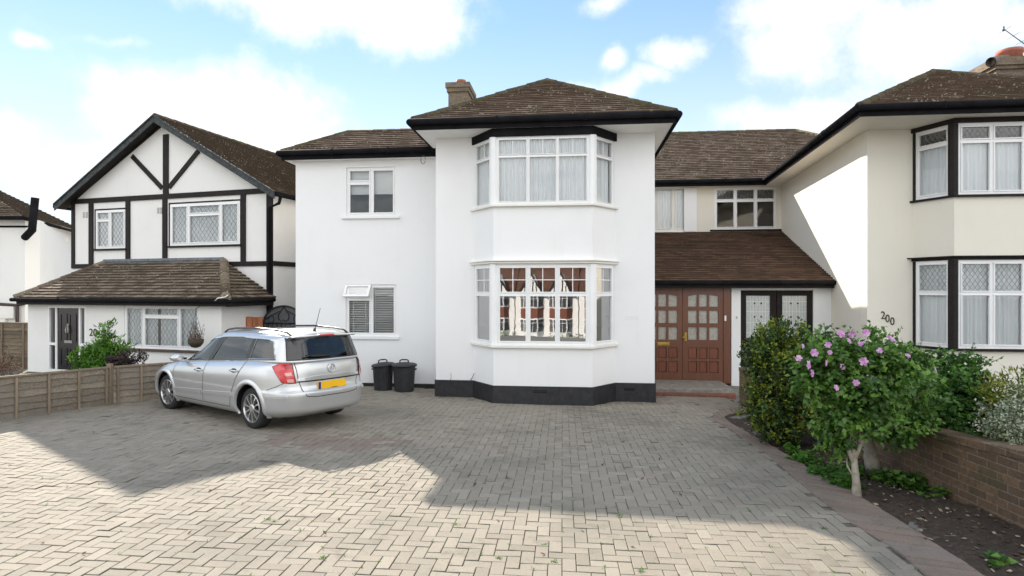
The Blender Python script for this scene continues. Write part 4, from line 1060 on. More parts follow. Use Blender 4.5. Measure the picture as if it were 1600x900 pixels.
# ------------------------------------------------------------------ houses over the road (seen in the bay glass)
def far_house(x, y, lab):
    o = empty('terraced_house', (x, y, gsheet(x, y)), math.pi); tag(o, lab, 'house', 'houses across the road mirrored in the bay')
    m = MB(); wd = 6.9; m.box(-wd / 2, wd / 2, 0, 7, -.3, 5.1)
    bays = [[(c - 1.25, 0), (c - .75, -.7), (c + .75, -.7), (c + 1.25, 0)] for c in (-1.6, 1.6)]
    for b in bays: m.prism(b, -.3, 5.2)
    m.build('wall', WHITE, o)
    r = MB(); tiles(r, [(-wd / 2, -.5, 5.1), (wd / 2, -.5, 5.1), (wd / 2, 3.5, 8.6), (-wd / 2, 3.5, 8.6)], gauge=.2, tw=.3, seed=81); tiles(r, [(-wd / 2, 7.4, 5.1), (wd / 2, 7.4, 5.1), (wd / 2, 3.5, 8.6), (-wd / 2, 3.5, 8.6)], gauge=.3, tw=.5, seed=82)
    r.build('roof', TILE_RED_BROWN, o)
    for c, b in zip((-1.6, 1.6), bays):
        g = MB(); wall(g, [(c - 1.25, 5.0), (c + 1.25, 5.0), (c, 7.1)], [], -.75, 2); g.build('gable', WHITE, o)
        t = MB()
        for sg in (-1, 1): t.bar((c + sg * 1.35, -.8, 4.95), (c, -.8, 7.2), .1, .2)
        for u in (-.6, -.2, .2, .6): t.box(c + u - .05, c + u + .05, -.79, -.75, 5.05, 7.0 - abs(u) * 1.7)
        t.build('timber_frame', TIMBER_BLACK, o)
        h = MB(); h.prism([(p[0], p[1] - .03) for p in b], 2.3, 3.4); h.build('tile_hanging', TILE_RED, o)
        for (z0, z1) in ((.8, 2.2), (3.5, 4.9)):
            for (p, q) in zip(b, b[1:]):
                a, L = facet(p, q); window(o, T(p[0] + math.sin(a) * .05, p[1] - math.cos(a) * .05, z0, a), L, z1 - z0, [(0, .34, [0, .7, 1]), (.34, .66, [0, .7, 1]), (.66, 1, [0, .7, 1])] if L > 1.2 else [(0, 1, [0, .7, 1])], casement=0, glass=DARKGLASS)
    return o
TILE_RED_BROWN = tile_mat('red_brown_tile', [(.10, .05, .035), (.14, .065, .045), (.17, .08, .055)], .2, .3)
DARKGLASS = plain('dark_window', (.05, .055, .06), .08, var=.3)
far_house(-.4, -42, 'gabled white house with red tile hanging, mirrored by the panes nearest the brown doors')
far_house(-7.4, -42, 'gabled white house with red tile hanging, mirrored by the middle bay panes')
far_house(-14.4, -42, 'gabled white house with red tile hanging, mirrored by the panes nearest the dustbins')
rd = MB(); rd.prism([(-60, -36), (60, -36), (60, -30), (-60, -30)], lambda p: gsheet(p[0], p[1]) + .0045, lambda p: gsheet(p[0], p[1]) + .012); tag(rd.build('road', ASPHALT), None, None, kind='structure')

# ------------------------------------------------------------------ block paved drive
def gp(px, py): p = G(px, py); return (p.x, p.y)
OUT_PX = [(1168, 636), (1135, 639), (1114, 649), (1121, 660), (1144, 674), (1191, 704), (1229, 736), (1305, 800), (1387, 852), (1434, 890), (1470, 925)]
INN_PX = [(1170, 644), (1145, 647), (1132, 653), (1146, 664), (1165, 675), (1208, 699), (1262, 731), (1344, 777), (1434, 833), (1537, 900), (1590, 938)]
def smooth_line(pts, n=8):
    o = []
    for i in range(len(pts) - 1):
        p0, p1, p2, p3 = (Vector(pts[max(0, min(len(pts) - 1, j))]) for j in (i - 1, i, i + 1, i + 2))
        for k in range(n):
            t = k / n; o.append(.5 * ((2 * p1) + (-p0 + p2) * t + (2 * p0 - 5 * p1 + 4 * p2 - p3) * t * t + (-p0 + 3 * p1 - 3 * p2 + p3) * t ** 3))
    o.append(Vector(pts[-1])); return o
outl = smooth_line([gp(*p) for p in OUT_PX])
bed_poly = [tuple(p) for p in outl] + [(6.5, outl[-1].y), (6.5, 12.4), (outl[0].x, 12.4)]
rng = random.Random(3)
mb = MB(); ANG = -.085; ca, sa = math.cos(ANG), math.sin(ANG); U = .1
red_c = [(G(520, 690), 1.05, .45), (G(455, 683), .5, .3)]
def brick(mb, i0, j0, w, h):
    g, c = .0022, .0035
    x0, x1, y0, y1 = i0 * U + g, (i0 + w) * U - g, j0 * U + g, (j0 + h) * U - g
    mx, my = (x0 + x1) / 2, (y0 + y1) / 2
    wx, wy = mx * ca - my * sa, mx * sa + my * ca
    if not (-13 < wx < 6 and 1.9 < wy < 16) or inside((wx, wy), bed_poly): return
    if wx < -8.6 - (wy - 8) * -.55 and wy > 8.6: return
    red = any(((wx - r[0].x) / r[1]) ** 2 + ((wy - r[0].y) / r[2]) ** 2 < 1 + rng.uniform(-.9, .35) for r in red_c)
    lw = M.local((wx, wy, 0))
    if lw.y > BY - .16 and lw.y < .9 and XL - .6 < lw.x < .35 and rng.random() < .4 and lw.y > -.55 + abs(lw.x + 2.1) * .16: red = True
    mb.mi = 1 if red else 0; mb.rv = min(1, max(0, rng.gauss(.5, .24)))
    dz = rng.gauss(0, .0016) + .004 * math.sin(wx * 1.9 + 1) * math.sin(wy * 1.6); tx, ty = rng.gauss(0, .010), rng.gauss(0, .010)
    low = -.012; T_, Bt = [], []
    for (x, y) in ((x0, y0), (x1, y0), (x1, y1), (x0, y1)):
        xi, yi = x + (c if x < mx else -c), y + (c if y < my else -c)
        for (a, b, h_, L) in ((xi, yi, 0, T_), (x, y, -c * 1.1, Bt)):
            X, Y = a * ca - b * sa, a * sa + b * ca
            L.append(mb.vert((X, Y, gz(X, Y) + dz + tx * (a - mx) + ty * (b - my) + h_)))
    mb.face(T_)
    for k in range(4): mb.face((Bt[k], Bt[(k + 1) % 4], T_[(k + 1) % 4], T_[k]))
for i in range(-140, 80):
    for j in range(10, 175):
        d = (i - j) % 4
        if d == 0: brick(mb, i, j, 2, 1)
        elif d == 3: brick(mb, i, j, 1, 2)
drive = mb.build('paved_drive', [PAVER, PAVER_RED]); tag(drive, None, None, kind='structure')
# brick edging round the bed
km = MB(); inn = smooth_line([gp(*p) for p in INN_PX])
n = len(outl)
acc = 0.0; last = 0.0
def at_len(line, s):
    L = 0
    for a, b in zip(line, line[1:]):
        d = (b - a).length
        if L + d >= s: return a + (b - a) * ((s - L) / d)
        L += d
    return line[-1]
lo = sum((b - a).length for a, b in zip(outl, outl[1:])); li = sum((b - a).length for a, b in zip(inn, inn[1:]))
nb = int(lo / .105)
for k in range(nb):
    f0, f1 = (k + .045) / nb, (k + .955) / nb
    q = [at_len(outl, f0 * lo), at_len(outl, f1 * lo), at_len(inn, f1 * li), at_len(inn, f0 * li)]
    km.rv = rng.random(); dz = rng.uniform(-.004, .008)
    cen = sum(q, Vector((0, 0))) / 4
    t = [km.vert((*(p + (cen - p).normalized() * .007), gz(p.x, p.y) + .012 + dz)) for p in q]; b = [km.vert((*p, gz(p.x, p.y) + .005 + dz)) for p in q]; bb = [km.vert((*p, gz(p.x, p.y) - .1)) for p in q]
    km.face(t[::-1] if False else t)
    for i in range(4): km.face((b[i], b[(i + 1) % 4], t[(i + 1) % 4], t[i])); km.face((bb[i], bb[(i + 1) % 4], b[(i + 1) % 4], b[i]))
tag(km.build('brick_kerb', PAVER_RED), None, None, kind='structure')
# soil
WX = 4.32
def noise2(x, y, s): return math.sin(x * 3.1 * s + 1.3) * math.sin(y * 2.7 * s + .4) + .6 * math.sin(x * 7.3 * s + y * 5.1 * s) + .4 * math.sin(x * 13.7 * s - y * 11.9 * s + 2)
sm = MB(); sm.smooth = True
gy = [2.4 + .05 * k for k in range(0, 150)]
idx = {}
bx = [.2 + .05 * k for k in range(0, 86)]
inn_poly = [tuple(p) for p in inn] + [(WX + .1, inn[-1].y), (WX + .1, 11.6), (inn[0].x, 11.6)]
for x in range(len(bx)):
    for y in range(len(gy)):
        if inside((bx[x], gy[y]), inn_poly) or inside((bx[x] + .06, gy[y]), inn_poly) or inside((bx[x], gy[y] - .06), inn_poly):
            X, Y = bx[x], gy[y]; idx[(x, y)] = sm.vert((X, Y, gz(X, Y) - .01 + .018 * noise2(X, Y, 1.2) + rng.uniform(-.012, .012)))
for (x, y) in list(idx):
    q = [(x, y), (x + 1, y), (x + 1, y + 1), (x, y + 1)]
    if all(k in idx for k in q): sm.face([idx[k] for k in q])
soil = sm.build('soil', SOIL); tag(soil, None, None, kind='structure')
# sand under and between the blocks, stopping at the kerb
jm = MB(); st_ = .1; jv = {}
for a in range(-140, 60):
    for c in range(15, 165):
        x, y = a * st_, c * st_
        if inside((x + .05, y + .05), inn_poly): continue
        if x > -5 and y > 3 and y < 13 and not (x > .8): pass
        ids = []
        for (u, v) in ((a, c), (a + 1, c), (a + 1, c + 1), (a, c + 1)):
            if (u, v) not in jv: jv[(u, v)] = jm.vert((u * st_, v * st_, gz(u * st_, v * st_) - .0075))
            ids.append(jv[(u, v)])
        if x < WX: jm.face(ids)
tag(jm.build('joint_sand', JOINT), None, None, kind='structure')
# chips and stones on the soil
cm = MB(); rg_ = random.Random(8)
for k in range(2600):
    x, y = rg_.uniform(1.6, WX), rg_.uniform(2.9, 9.5)
    if not inside((x, y), inn_poly): continue
    cm.mi = 0 if rg_.random() < .78 else 1; cm.rv = rg_.random()
    s = rg_.uniform(.006, .022) * (1.3 if rg_.random() < .1 else 1); z = gz(x, y) - .01 + .018 * noise2(x, y, 1.2) + .006
    cm.M = Matrix.Translation((x, y, z)) @ Matrix.Rotation(rg_.uniform(0, 6.3), 4, 'Z') @ Matrix.Rotation(rg_.uniform(-.6, .6), 4, 'X')
    l, ww, hh = s * rg_.uniform(.8, 2.2), s, s * rg_.uniform(.3, .8)
    p = [cm.vert(v) for v in ((-l, 0, 0), (0, -ww, 0), (l, 0, 0), (0, ww, 0), (0, 0, hh), (0, 0, -hh))]
    for f in ((0, 1, 4), (1, 2, 4), (2, 3, 4), (3, 0, 4), (1, 0, 5), (2, 1, 5), (3, 2, 5), (0, 3, 5)): cm.face([p[i] for i in f])
cm.M = Matrix()
tag(cm.build('stone_chips', [plain('dark_bark_chip', (.07, .045, .028), .9, var=.5, scale=20), plain('pale_stone_chip', (.30, .25, .19), .9, var=.4, scale=20)]), 'pale and dark chips strewn over the bed soil', 'stone chips', kind='stuff')
# boundary wall between the gardens
bw = MB(); ytop = lambda y: .37 + (6.3 - y) * .0 if y > 6.3 else .37 + (6.3 - y) * .085
n_ = 12; yy = [3.2 + (11.2 - 3.2) * k / n_ for k in range(n_ + 1)]
for (x0, x1, d0, d1) in ((WX, WX + .22, -1.2, -.0751), (WX - .012, WX + .232, -.075, .0)):
    ring = [[bw.vert((x, y, (gz(x, y) - .4 if d0 < -1 else ytop(y) + d0) if k in (0, 3) else ytop(y) + d1)) for k, x in enumerate((x0, x0, x1, x1))] for y in yy]
    for a, b in zip(ring, ring[1:]):
        for k in range(4): bw.face((a[k], a[(k + 1) % 4], b[(k + 1) % 4], b[k])[::-1])
    bw.face(ring[0]); bw.face(ring[-1][::-1])
bwo = bw.build('brick_wall', BRICK_WALL, bevel=.006); tag(bwo, 'low mossy brown brick garden wall beside the planting bed', 'wall')

# ------------------------------------------------------------------ fences
def waney_panel(name, a, b, h0, parent, mat, nb, rail, posts, th=.02, seed=0, bat=.035):
    """overlapping rough edged boards between a and b with upright battens"""
    r = random.Random(seed); a, b = Vector(a), Vector(b); L = (b - a).length; e = (b - a).normalized(); nrm = Vector((e.y, -e.x, 0)).normalized()
    if nrm.y > 0: nrm = -nrm
    m = MB(); hb = h0 / nb
    for k in range(nb):
        m.rv = r.random(); z0 = hb * k + .02; z1 = z0 + hb * 1.12; ns = 14; pr = None
        for i in range(ns + 1):
            p = a + (b - a) * (i / ns); jz = .012 * math.sin(i * 1.7 + k * 2.3 + seed) + r.uniform(-.006, .006)
            c = [p + nrm * (.026 + .0) + Vector((0, 0, z0 + jz)), p + nrm * .006 + Vector((0, 0, z1)), p - nrm * .006 + Vector((0, 0, z1)), p + nrm * .008 + Vector((0, 0, z0 + jz))]
            c = [m.vert(q) for q in c]
            if pr:
                for q in range(4): m.face((pr[q], c[q], c[(q + 1) % 4], pr[(q + 1) % 4]))
            else: m.face(c)
            pr = c
        m.face(pr[::-1])
    o = m.build(name, mat, parent)
    t = MB(); t.bar(a + nrm * .012 + Vector((0, 0, h0 + .03)), b + nrm * .012 + Vector((0, 0, h0 + .03)), .06, .03); t.build('capping', FENCE_POST, parent)
    for f in posts:
        t = MB(); p = a + (b - a) * f + nrm * .042; t.rv = r.random(); t.bar(p, p + Vector((0, 0, h0 + .01)), bat, .022, up=nrm); t.build('batten', FENCE_POST, parent)
    return o
fe = empty('fence'); tag(fe, 'low weathered grey timber fence panels beside the car', 'fence')
f0, f1, f2 = G(-62, 668), G(171.5, 632.5), G(250, 623.5)
e2v = (f2 - f1).normalized(); f3 = f1 + e2v * 3.6
f3.z = gz(f3.x, f3.y)
L1_ = (f1 - f0).length
def frac(px, a, b):
    lo_, hi_ = 0., 1.
    for _ in range(40):
        m_ = (lo_ + hi_) / 2; p = a + (b - a) * m_
        if 800 + F * p.x / p.y < px: lo_ = m_
        else: hi_ = m_
    return lo_
waney_panel('fence_panel', f0, f1, .63, fe, FENCE_WOOD, 6, 1, [frac(p, f0, f1) for p in (23, 74, 121, 164)], seed=1)
waney_panel('fence_panel', f1 + e2v * .05, f3, .63, fe, FENCE_WOOD, 6, 1, [frac(p, f1, f3) for p in (178, 215.5, 250)] + [.7, .95], seed=2)
for p in (f1, f3):
    t = MB(); t.bar(p + Vector((0, 0, -.2)), p + Vector((0, 0, .72)), .075, .075); t.build('fence_post', FENCE_POST, fe, bevel=.004)
# taller fence in front of the far house
fb = empty('fence'); tag(fb, 'taller brown slatted timber fence beneath the far white house', 'fence')
a, b = W(-60, 575, 15.8), W(46, 580, 15.5); a.z = b.z = -.35; hh = W(0, 506, 15.6).z + .35
waney_panel('fence_panel', a, b, hh, fb, wood_mat('brown_fence', (.10, .075, .05), (.19, .15, .10), 0, .9), 13, 1, [.33, .62, .93], seed=5)
# red stained fence and boards in front of the side passage
fr_ = empty('fence'); tag(fr_, 'reddish stained timber fence behind the car roof, by the lean-to', 'fence')
yf = 14.0
a, b = W(322, 600, yf + .1), W(378, 600, yf); hz = W(350, 497.5, yf).z; a.z = b.z = -.4
waney_panel('fence_panel', a, b, hz + .37, fr_, FENCE_RED, 12, 1, [.99], seed=6, bat=.02)
t = MB(); p = W(317, 600, yf - .05); p.z = -.4; q = W(317, 495, yf - .05); t.tube([p, q - Vector((0, 0, .04)), q], [.065, .065, .045], 10); t.build('fence_post', FENCE_POST, fr_)
for k in range(4):
    x0_, x1_ = W(378 + 8.2 * k, 500, yf - .04).x, W(378 + 8.2 * (k + 1), 500, yf - .04).x
    t = MB(); t.rv = rng.random(); t.box(x0_ + .004, x1_ - .004, yf - .06 - .005 * (k % 2), yf - .03, -.4, hz + .02 + rng.uniform(0, .03)); t.build('board', FENCE_PALE, fr_)
# arched iron gate
ga = empty('iron_gate'); tag(ga, 'black wrought iron gate with arched scrolled top, behind the car', 'gate')
yg = 14.4; gx0, gx1 = W(412, 500, yg).x, W(474, 500, yg).x; gc = (gx0 + gx1) / 2; rr_ = (gx1 - gx0) / 2; zA2 = W(440, 505, yg).z; zT2 = W(440, 478, yg).z
g = MB(); arc = [(gc - math.cos(math.pi * k / 20) * rr_, yg, zA2 + math.sin(math.pi * k / 20) * (zT2 - zA2)) for k in range(21)]
g.tube([(gx0, yg, -.4)] + arc + [(gx1, yg, -.4)], .022, 6); g.tube([(gx0, yg, zA2), (gx1, yg, zA2)], .016, 6); g.build('gate_frame', IRON, ga)
g = MB()
for k in range(1, 9): x = gx0 + (gx1 - gx0) * k / 9; g.tube([(x, yg, -.35), (x, yg, zA2)], .009, 5)
hgt = zT2 - zA2
for s in (-1, 1):
    g.tube([(gc + s * u * rr_, yg, zA2 + v * hgt) for (u, v) in ((.0, .98), (.10, .78), (.26, .50), (.26, .25), (.10, .10), (.0, .2))], .011, 6)
    g.tube([(gc + s * u * rr_, yg, zA2 + v * hgt) for (u, v) in ((.92, .25), (.5, .52), (.2, .70))], .010, 6)
    g.tube([(gc + s * (.62 + .13 * math.cos(t)) * rr_, yg, zA2 + (.24 + .22 * math.sin(t)) * hgt) for t in (k * .7 for k in range(9))], .009, 5)
g.build('scroll', IRON, ga)
g = MB(); g.prism([(gx0 + .02, yg + .03), (gx1 - .02, yg + .03), (gx1 - .02, yg + .035), (gx0 + .02, yg + .035)], -.35, zA2 + .0)
pts = [(p[0], p[2]) for p in arc]; v0 = [g.vert((p[0], yg + .032, p[1])) for p in pts]; g.face(v0)
g.build('backing_sheet', plain('grey_mesh_sheet', (.10, .105, .11), .6, var=.2), ga)

# ------------------------------------------------------------------ dustbins
def dustbin(px, py, w0, w1, h, lab, ribs, tilt):
    p = G(px, py); o = empty('dustbin', p); tag(o, lab, 'dustbin', 'dustbins by the wall')
    b = MB(); n = 60
    prof = [(w0 * .96, 0), (w0, .02), (w0 + (w1 - w0) * .5, h * .45), (w1, h * .86), (w1 + .012, h * .865), (w1 + .012, h * .9)]
    rings = []
    for (r, z) in prof:
        ring = []
        for k in range(n):
            t = 2 * math.pi * k / n; rr2 = r - (.010 if ribs and k % 3 == 0 and .03 < z < h * .8 else 0); ring.append(b.vert((rr2 * math.cos(t), rr2 * math.sin(t), z)))
        rings.append(ring)
    for a, c in zip(rings, rings[1:]):
        for k in range(n): b.face((a[k], a[(k + 1) % n], c[(k + 1) % n], c[k]))
    b.face(rings[0][::-1]); b.face(rings[-1]); b.smooth = False
    b.build('bin_body', PLASTIC_BIN, o)
    l = MB(); l.M = Matrix.Translation((0, 0, h * .9)) @ Matrix.Rotation(tilt, 4, 'Y'); l.lathe([(w1 + .03, -.035), (w1 + .032, .0), (w1 + .0, .018), (w1 * .5, .04), (.01, .045)], 40)
    lo_ = l.build('bin_lid', PLASTIC_BIN, o)
    hd = MB(); hd.M = l.M; hd.tube([(-.09, 0, .03), (-.085, 0, .085), (-.05, 0, .10), (.05, 0, .10), (.085, 0, .085), (.09, 0, .03)], .014, 8); hd.build('handle', PLASTIC_BIN, lo_)
    for s in (-1, 1):
        hd = MB(); hd.box(s * (w1 + .0) - .025, s * (w1 + .0) + .025, -.06, .06, h * .72, h * .76); hd.build('side_handle', PLASTIC_BIN, o, bevel=.008)
dustbin(598.5, 609, .185, .215, .60, 'ribbed black dustbin with a skewed lid, nearer the parked car', True, R(-5))
dustbin(631.5, 611, .20, .235, .62, 'smooth black dustbin with level lid, beside the ribbed one near the wall corner', False, 0)
# gully by the wall corner
dr = MB(); p = G(672, 606); dr.box(p.x - .12, p.x + .12, p.y - .08, p.y + .1, p.z - .02, p.z + .012); do = dr.build('drain_cover', DARK); tag(do, 'small dark drain gully at the foot of the white wall', 'drain')

# ------------------------------------------------------------------ the silver estate car
def lerp_tab(tab, x):
    if x <= tab[0][0]: return tab[0][1]
    for (a, va), (b, vb) in zip(tab, tab[1:]):
        if x <= b: t = (x - a) / (b - a); t = t * t * (3 - 2 * t) * .35 + t * .65; return va + (vb - va) * t
    return tab[-1][1]
m_, t_ = base_mat('silver_metallic_paint')
fl = t_.noise(t_.obj, 900, 2, .6)
t_.link(t_.ramp(fl, [(.3, (.53, .535, .535)), (.7, (.62, .625, .62))]), t_.b.inputs['Base Color'])
t_.b.inputs['Metallic'].default_value = .6; t_.b.inputs['Roughness'].default_value = .30; t_.b.inputs['Coat Weight'].default_value = .7; t_.b.inputs['Coat Roughness'].default_value = .06
SILVER = m_
TYRE = plain('tyre_rubber', (.016, .016, .016), .8, var=.25, scale=20, bmp=.2)
ALLOY = plain('alloy_wheel', (.62, .61, .59), .3, .85, var=.1)
BRAKE = plain('brake_dark', (.025, .022, .02), .6, .3)
TRIM = plain('black_car_trim', (.012, .012, .014), .4)
CHROME = plain('chrome', (.80, .81, .82), .28, 1.0, var=.03)
LAMP = plain('red_lamp_lens', (.55, .015, .018), .1, var=.15, scale=20, coat=1.0)
LAMP_W = plain('clear_lamp_lens', (.62, .32, .30), .1, var=.1, coat=1.0)
LAMP_D = plain('dark_red_lens', (.30, .008, .01), .12, coat=.8)
PLATE = plain('yellow_number_plate', (.85, .48, .01), .4, var=.03)
PLATE_B = plain('blue_plate_band', (.01, .03, .22), .4)
SEAT = plain('dark_seat_cloth', (.035, .04, .06), .9)
GAP = plain('panel_gap', (.03, .03, .032), .7)  # also used for the painted shade below the chrome strip

CARS = .939
top = [(-.95, 1.075), (-.5, 1.07), (.2, 1.045), (1.3, .975), (2.2, .915), (2.6, .865), (3.1, .79), (3.5, .66)]
LV = [(.19, .74, -.62, 3.30), (.215, .79, -.72, 3.40), (.27, .835, -.875, 3.46), (.295, .845, -.905, 3.47), (.31, .856, -.925, 3.49), (.36, .862, -.93, 3.50), (.45, .87, -.937, 3.51), (.54, .873, -.95, 3.51), (.59, .872, -.95, 3.49), (.602, .871, -.946, 3.49), (.614, .869, -.925, 3.48), (.64, .868, -.90, 3.46), (.70, .868, -.892, 3.43),
      (.78, .866, -.888, 3.40), (.86, .860, -.885, 3.35), (.93, .848, -.88, 3.28), (1.0, .822, -.868, 3.2), (1.045, .792, -.85, 3.12), (1.06, .765, -.835, 3.05)]
NT_ = 120
def ringpt(t, xr, xf, Wd, px=9.0, py=3.4):
    c, s = math.cos(t), math.sin(t); xc, a = (xr + xf) / 2, (xf - xr) / 2
    return xc + a * math.copysign(abs(c) ** (2 / px), c), Wd * math.copysign(abs(s) ** (2 / py), s)
# even out the ring parameter along the outline
def even_params(px, py, n):
    ts = [2 * math.pi * k / 4000 for k in range(4001)]; P = [ringpt(t, -2.2, 2.2, .87, px, py) for t in ts]; L = [0]
    for a, b in zip(P, P[1:]): L.append(L[-1] + math.hypot(b[0] - a[0], b[1] - a[1]))
    out = []; j = 0
    for k in range(n):
        s = L[-1] * k / n
        while L[j + 1] < s: j += 1
        out.append(ts[j] + (ts[j + 1] - ts[j]) * (s - L[j]) / max(1e-9, L[j + 1] - L[j]))
    return out
def shell(levels, zfun, px, py, crown, n=NT_, sm=True):
    mb = MB(); mb.smooth = sm; par = even_params(px, py, n); rings = []
    for lv in levels:
        ring = []
        for t in par:
            x, y = ringpt(t, lv[2], lv[3], lv[1], px, py); ring.append(mb.vert((x, y, zfun(lv[0], x, y, lv[1]))))
        rings.append(ring)
    for a, b in zip(rings, rings[1:]):
        for k in range(n): mb.face((a[k], a[(k + 1) % n], b[(k + 1) % n], b[k]))
    h = n // 2; last = rings[-1]; NY = 8
    cols = []
    for k in range(h + 1):
        i, j = last[k], last[(n - k) % n]
        if i == j: cols.append([i] * (NY + 1)); continue
        a, b = Vector(mb.v[i]), Vector(mb.v[j]); c = [i]
        for q in range(1, NY):
            u = q / NY; p = a + (b - a) * u; p.z += crown * (1 - (2 * u - 1) ** 2) * min(1, (a - b).length / 1.0); c.append(mb.vert(p))
        cols.append(c + [j])
    for a, b in zip(cols, cols[1:]):
        for q in range(NY):
            f = [a[q], b[q], b[q + 1], a[q + 1]]; g = []
            for v in f:
                if v not in g: g.append(v)
            if len(g) > 2: mb.face(g)
    mb.face(rings[0][::-1])
    return mb
def zlow(z, x, y, w): 
    if z <= .6: return z
    return .6 + (z - .6) * (lerp_tab(top, x) - .6) / (1.075 - .6)
low = shell(LV, zlow, 9.0, 3.4, .045)
roofz = [(-.75, 1.445), (-.3, 1.475), (.4, 1.49), (1.0, 1.475), (1.35, 1.44), (1.7, 1.36), (2.6, 1.2)]
CV = [(0, .775, -.862, 2.50), (.25, .748, -.825, 2.24), (.5, .717, -.785, 1.98), (.7, .688, -.755, 1.77), (.83, .664, -.735, 1.60), (.90, .640, -.725, 1.49), (.95, .607, -.712, 1.40), (.98, .56, -.69, 1.30), (1.0, .49, -.65, 1.20)]
def zcab(k, x, y, w):
    zb = lerp_tab(top, x) - .03; return zb + (lerp_tab(roofz, x) - zb) * k
def finer(lv, n):
    out = []
    for i in range(len(lv) - 1):
        p = [lv[max(0, min(len(lv) - 1, j))] for j in (i - 1, i, i + 1, i + 2)]
        for k in range(n):
            t = k / n; out.append(tuple(.5 * (2 * p[1][c] + (p[2][c] - p[0][c]) * t + (2 * p[0][c] - 5 * p[1][c] + 4 * p[2][c] - p[3][c]) * t * t + (3 * p[1][c] - p[0][c] - 3 * p[2][c] + p[3][c]) * t ** 3) for c in range(4)))
    return out + [lv[-1]]
cab = shell(finer(CV, 3), zcab, 10.0, 3.6, .03, 140)

def tmp_obj(mb, name, mats):
    return mb.build(name, mats)
def boolean(o, cutters, op='DIFFERENCE'):
    for c in cutters:
        m = o.modifiers.new('b', 'BOOLEAN'); m.operation = op; m.object = c; m.solver = 'EXACT'
    dg = bpy.context.evaluated_depsgraph_get(); me = bpy.data.meshes.new_from_object(o.evaluated_get(dg)); o.modifiers.clear(); old = o.data; o.data = me; bpy.data.meshes.remove(old)
    for c in cutters: d = c.data; bpy.data.objects.remove(c); bpy.data.meshes.remove(d)
def bvh_of(mb): return BVHTree.FromPolygons([Vector(v) for v in mb.v], mb.f)
bv_low, bv_cab = bvh_of(low), bvh_of(cab)
# car frame in the world
fwd = Vector((math.cos(2.527), math.sin(2.527), 0)); nz = Vector((.002, .016, 1)).normalized(); fwd = (fwd - nz * fwd.dot(nz)).normalized(); lef = nz.cross(fwd)
CO = Vector((-3.345, 9.146, 0)); CO.z = gz(CO.x, CO.y) + .004
CM = Matrix((( *fwd, 0), (*lef, 0), (*nz, 0), (0, 0, 0, 1))).transposed(); CM.translation = CO; CM = CM @ Matrix.Scale(CARS, 4)
car = empty('estate_car'); car.matrix_world = CM; tag(car, 'silver estate car with roof rails and yellow rear number plate parked on the drive', 'car')
def overlay(mb, poly, bvs, view, off, step=.04, skirt=False):
    """lay a flat outline on the bodywork; view '+y' '-y' looks from that side (x, z); '-x' from behind (y, z); '+z' from above (x, y)"""
    xs_ = [p[0] for p in poly]; zs_ = [p[1] for p in poly]
    pts = []
    n = len(poly)
    for i in range(n):
        a, b = Vector(poly[i]), Vector(poly[(i + 1) % n]); k = max(1, int((b - a).length / step)); pts += [a + (b - a) * (j / k) for j in range(k)]
    V = list(pts); E = [(i, (i + 1) % len(pts)) for i in range(len(pts))]
    gx = min(xs_) + step / 2
    while gx < max(xs_):
        gz_ = min(zs_) + step / 2
        while gz_ < max(zs_):
            if inside((gx, gz_), poly) and all((Vector((gx, gz_)) - p).length > step * .45 for p in pts): V.append(Vector((gx, gz_)))
            gz_ += step
        gx += step
    res = delaunay_2d_cdt(V, E, [], 1, 1e-6); ids = []; low_ = []
    for p in res[0]:
        o, d = {'+y': ((p.x, 3, p.y), (0, -1, 0)), '-y': ((p.x, -3, p.y), (0, 1, 0)), '-x': ((-4, p.x, p.y), (1, 0, 0)), '+z': ((p.x, p.y, 4), (0, 0, -1))}[view]
        best = None
        for bv in bvs:
            h = bv.ray_cast(Vector(o), Vector(d))
            if h[0] and (best is None or h[3] < best[3]): best = h
        nrm_ = None
        if best: nrm_ = (best[1] if best[1].dot(Vector(d)) < 0 else -best[1]); q = best[0] + nrm_ * off
        else:
            q = min((bv.find_nearest(Vector((p.x, .8 if view == '+y' else -.8, p.y)) if view in ('+y', '-y') else Vector((-.9, p.x, p.y))) for bv in bvs), key=lambda h: h[3])[0]
        ids.append(mb.vert(q)); low_.append(q - nrm_ * (off + .002) if nrm_ else q)
    if skirt:
        inv_ = {o: i for i, os in enumerate(res[3]) for o in os}; m_ = len(pts); bt = [mb.vert(low_[inv_[i]]) for i in range(m_)]
        for i in range(m_):
            j = (i + 1) % m_; mb.face((ids[inv_[i]], ids[inv_[j]], bt[j], bt[i]))
    flip = view in ('-y',)
    for f in res[2]:
        c = sum((res[0][i] for i in f), Vector((0, 0))) / len(f)
        if not inside(c, poly): continue
        a = [res[0][i] for i in f]; ar = sum(a[i].x * a[(i + 1) % len(a)].y - a[(i + 1) % len(a)].x * a[i].y for i in range(len(a)))
        want = {'+y': -1, '-y': 1, '-x': -1, '+z': 1}[view]
        mb.face([ids[i] for i in (f if (ar > 0) == (want > 0) else f[::-1])])
def ribbon(pts, w):
    L, Rr = [], []
    P = [Vector(p) for p in pts]
    for i, p in enumerate(P):
        d = (P[min(i + 1, len(P) - 1)] - P[max(i - 1, 0)]).normalized(); nn = Vector((-d.y, d.x)) * w / 2
        L.append(tuple(p + nn)); Rr.append(tuple(p - nn))
    return L + Rr[::-1]
W1 = [(2.10, .945), (1.36, .99), (1.14, 1.355), (1.35, 1.335), (1.60, 1.265), (1.86, 1.13)]
W2 = [(1.25, .995), (.24, 1.06), (.17, 1.375), (.5, 1.395), (.98, 1.375)]
W3 = [(.12, 1.075), (-.50, 1.105), (-.37, 1.355), (-.22, 1.38), (.06, 1.385)]
RG = [(-.66, 1.095), (.66, 1.095), (.60, 1.40), (.4, 1.425), (-.4, 1.425), (-.60, 1.40)]
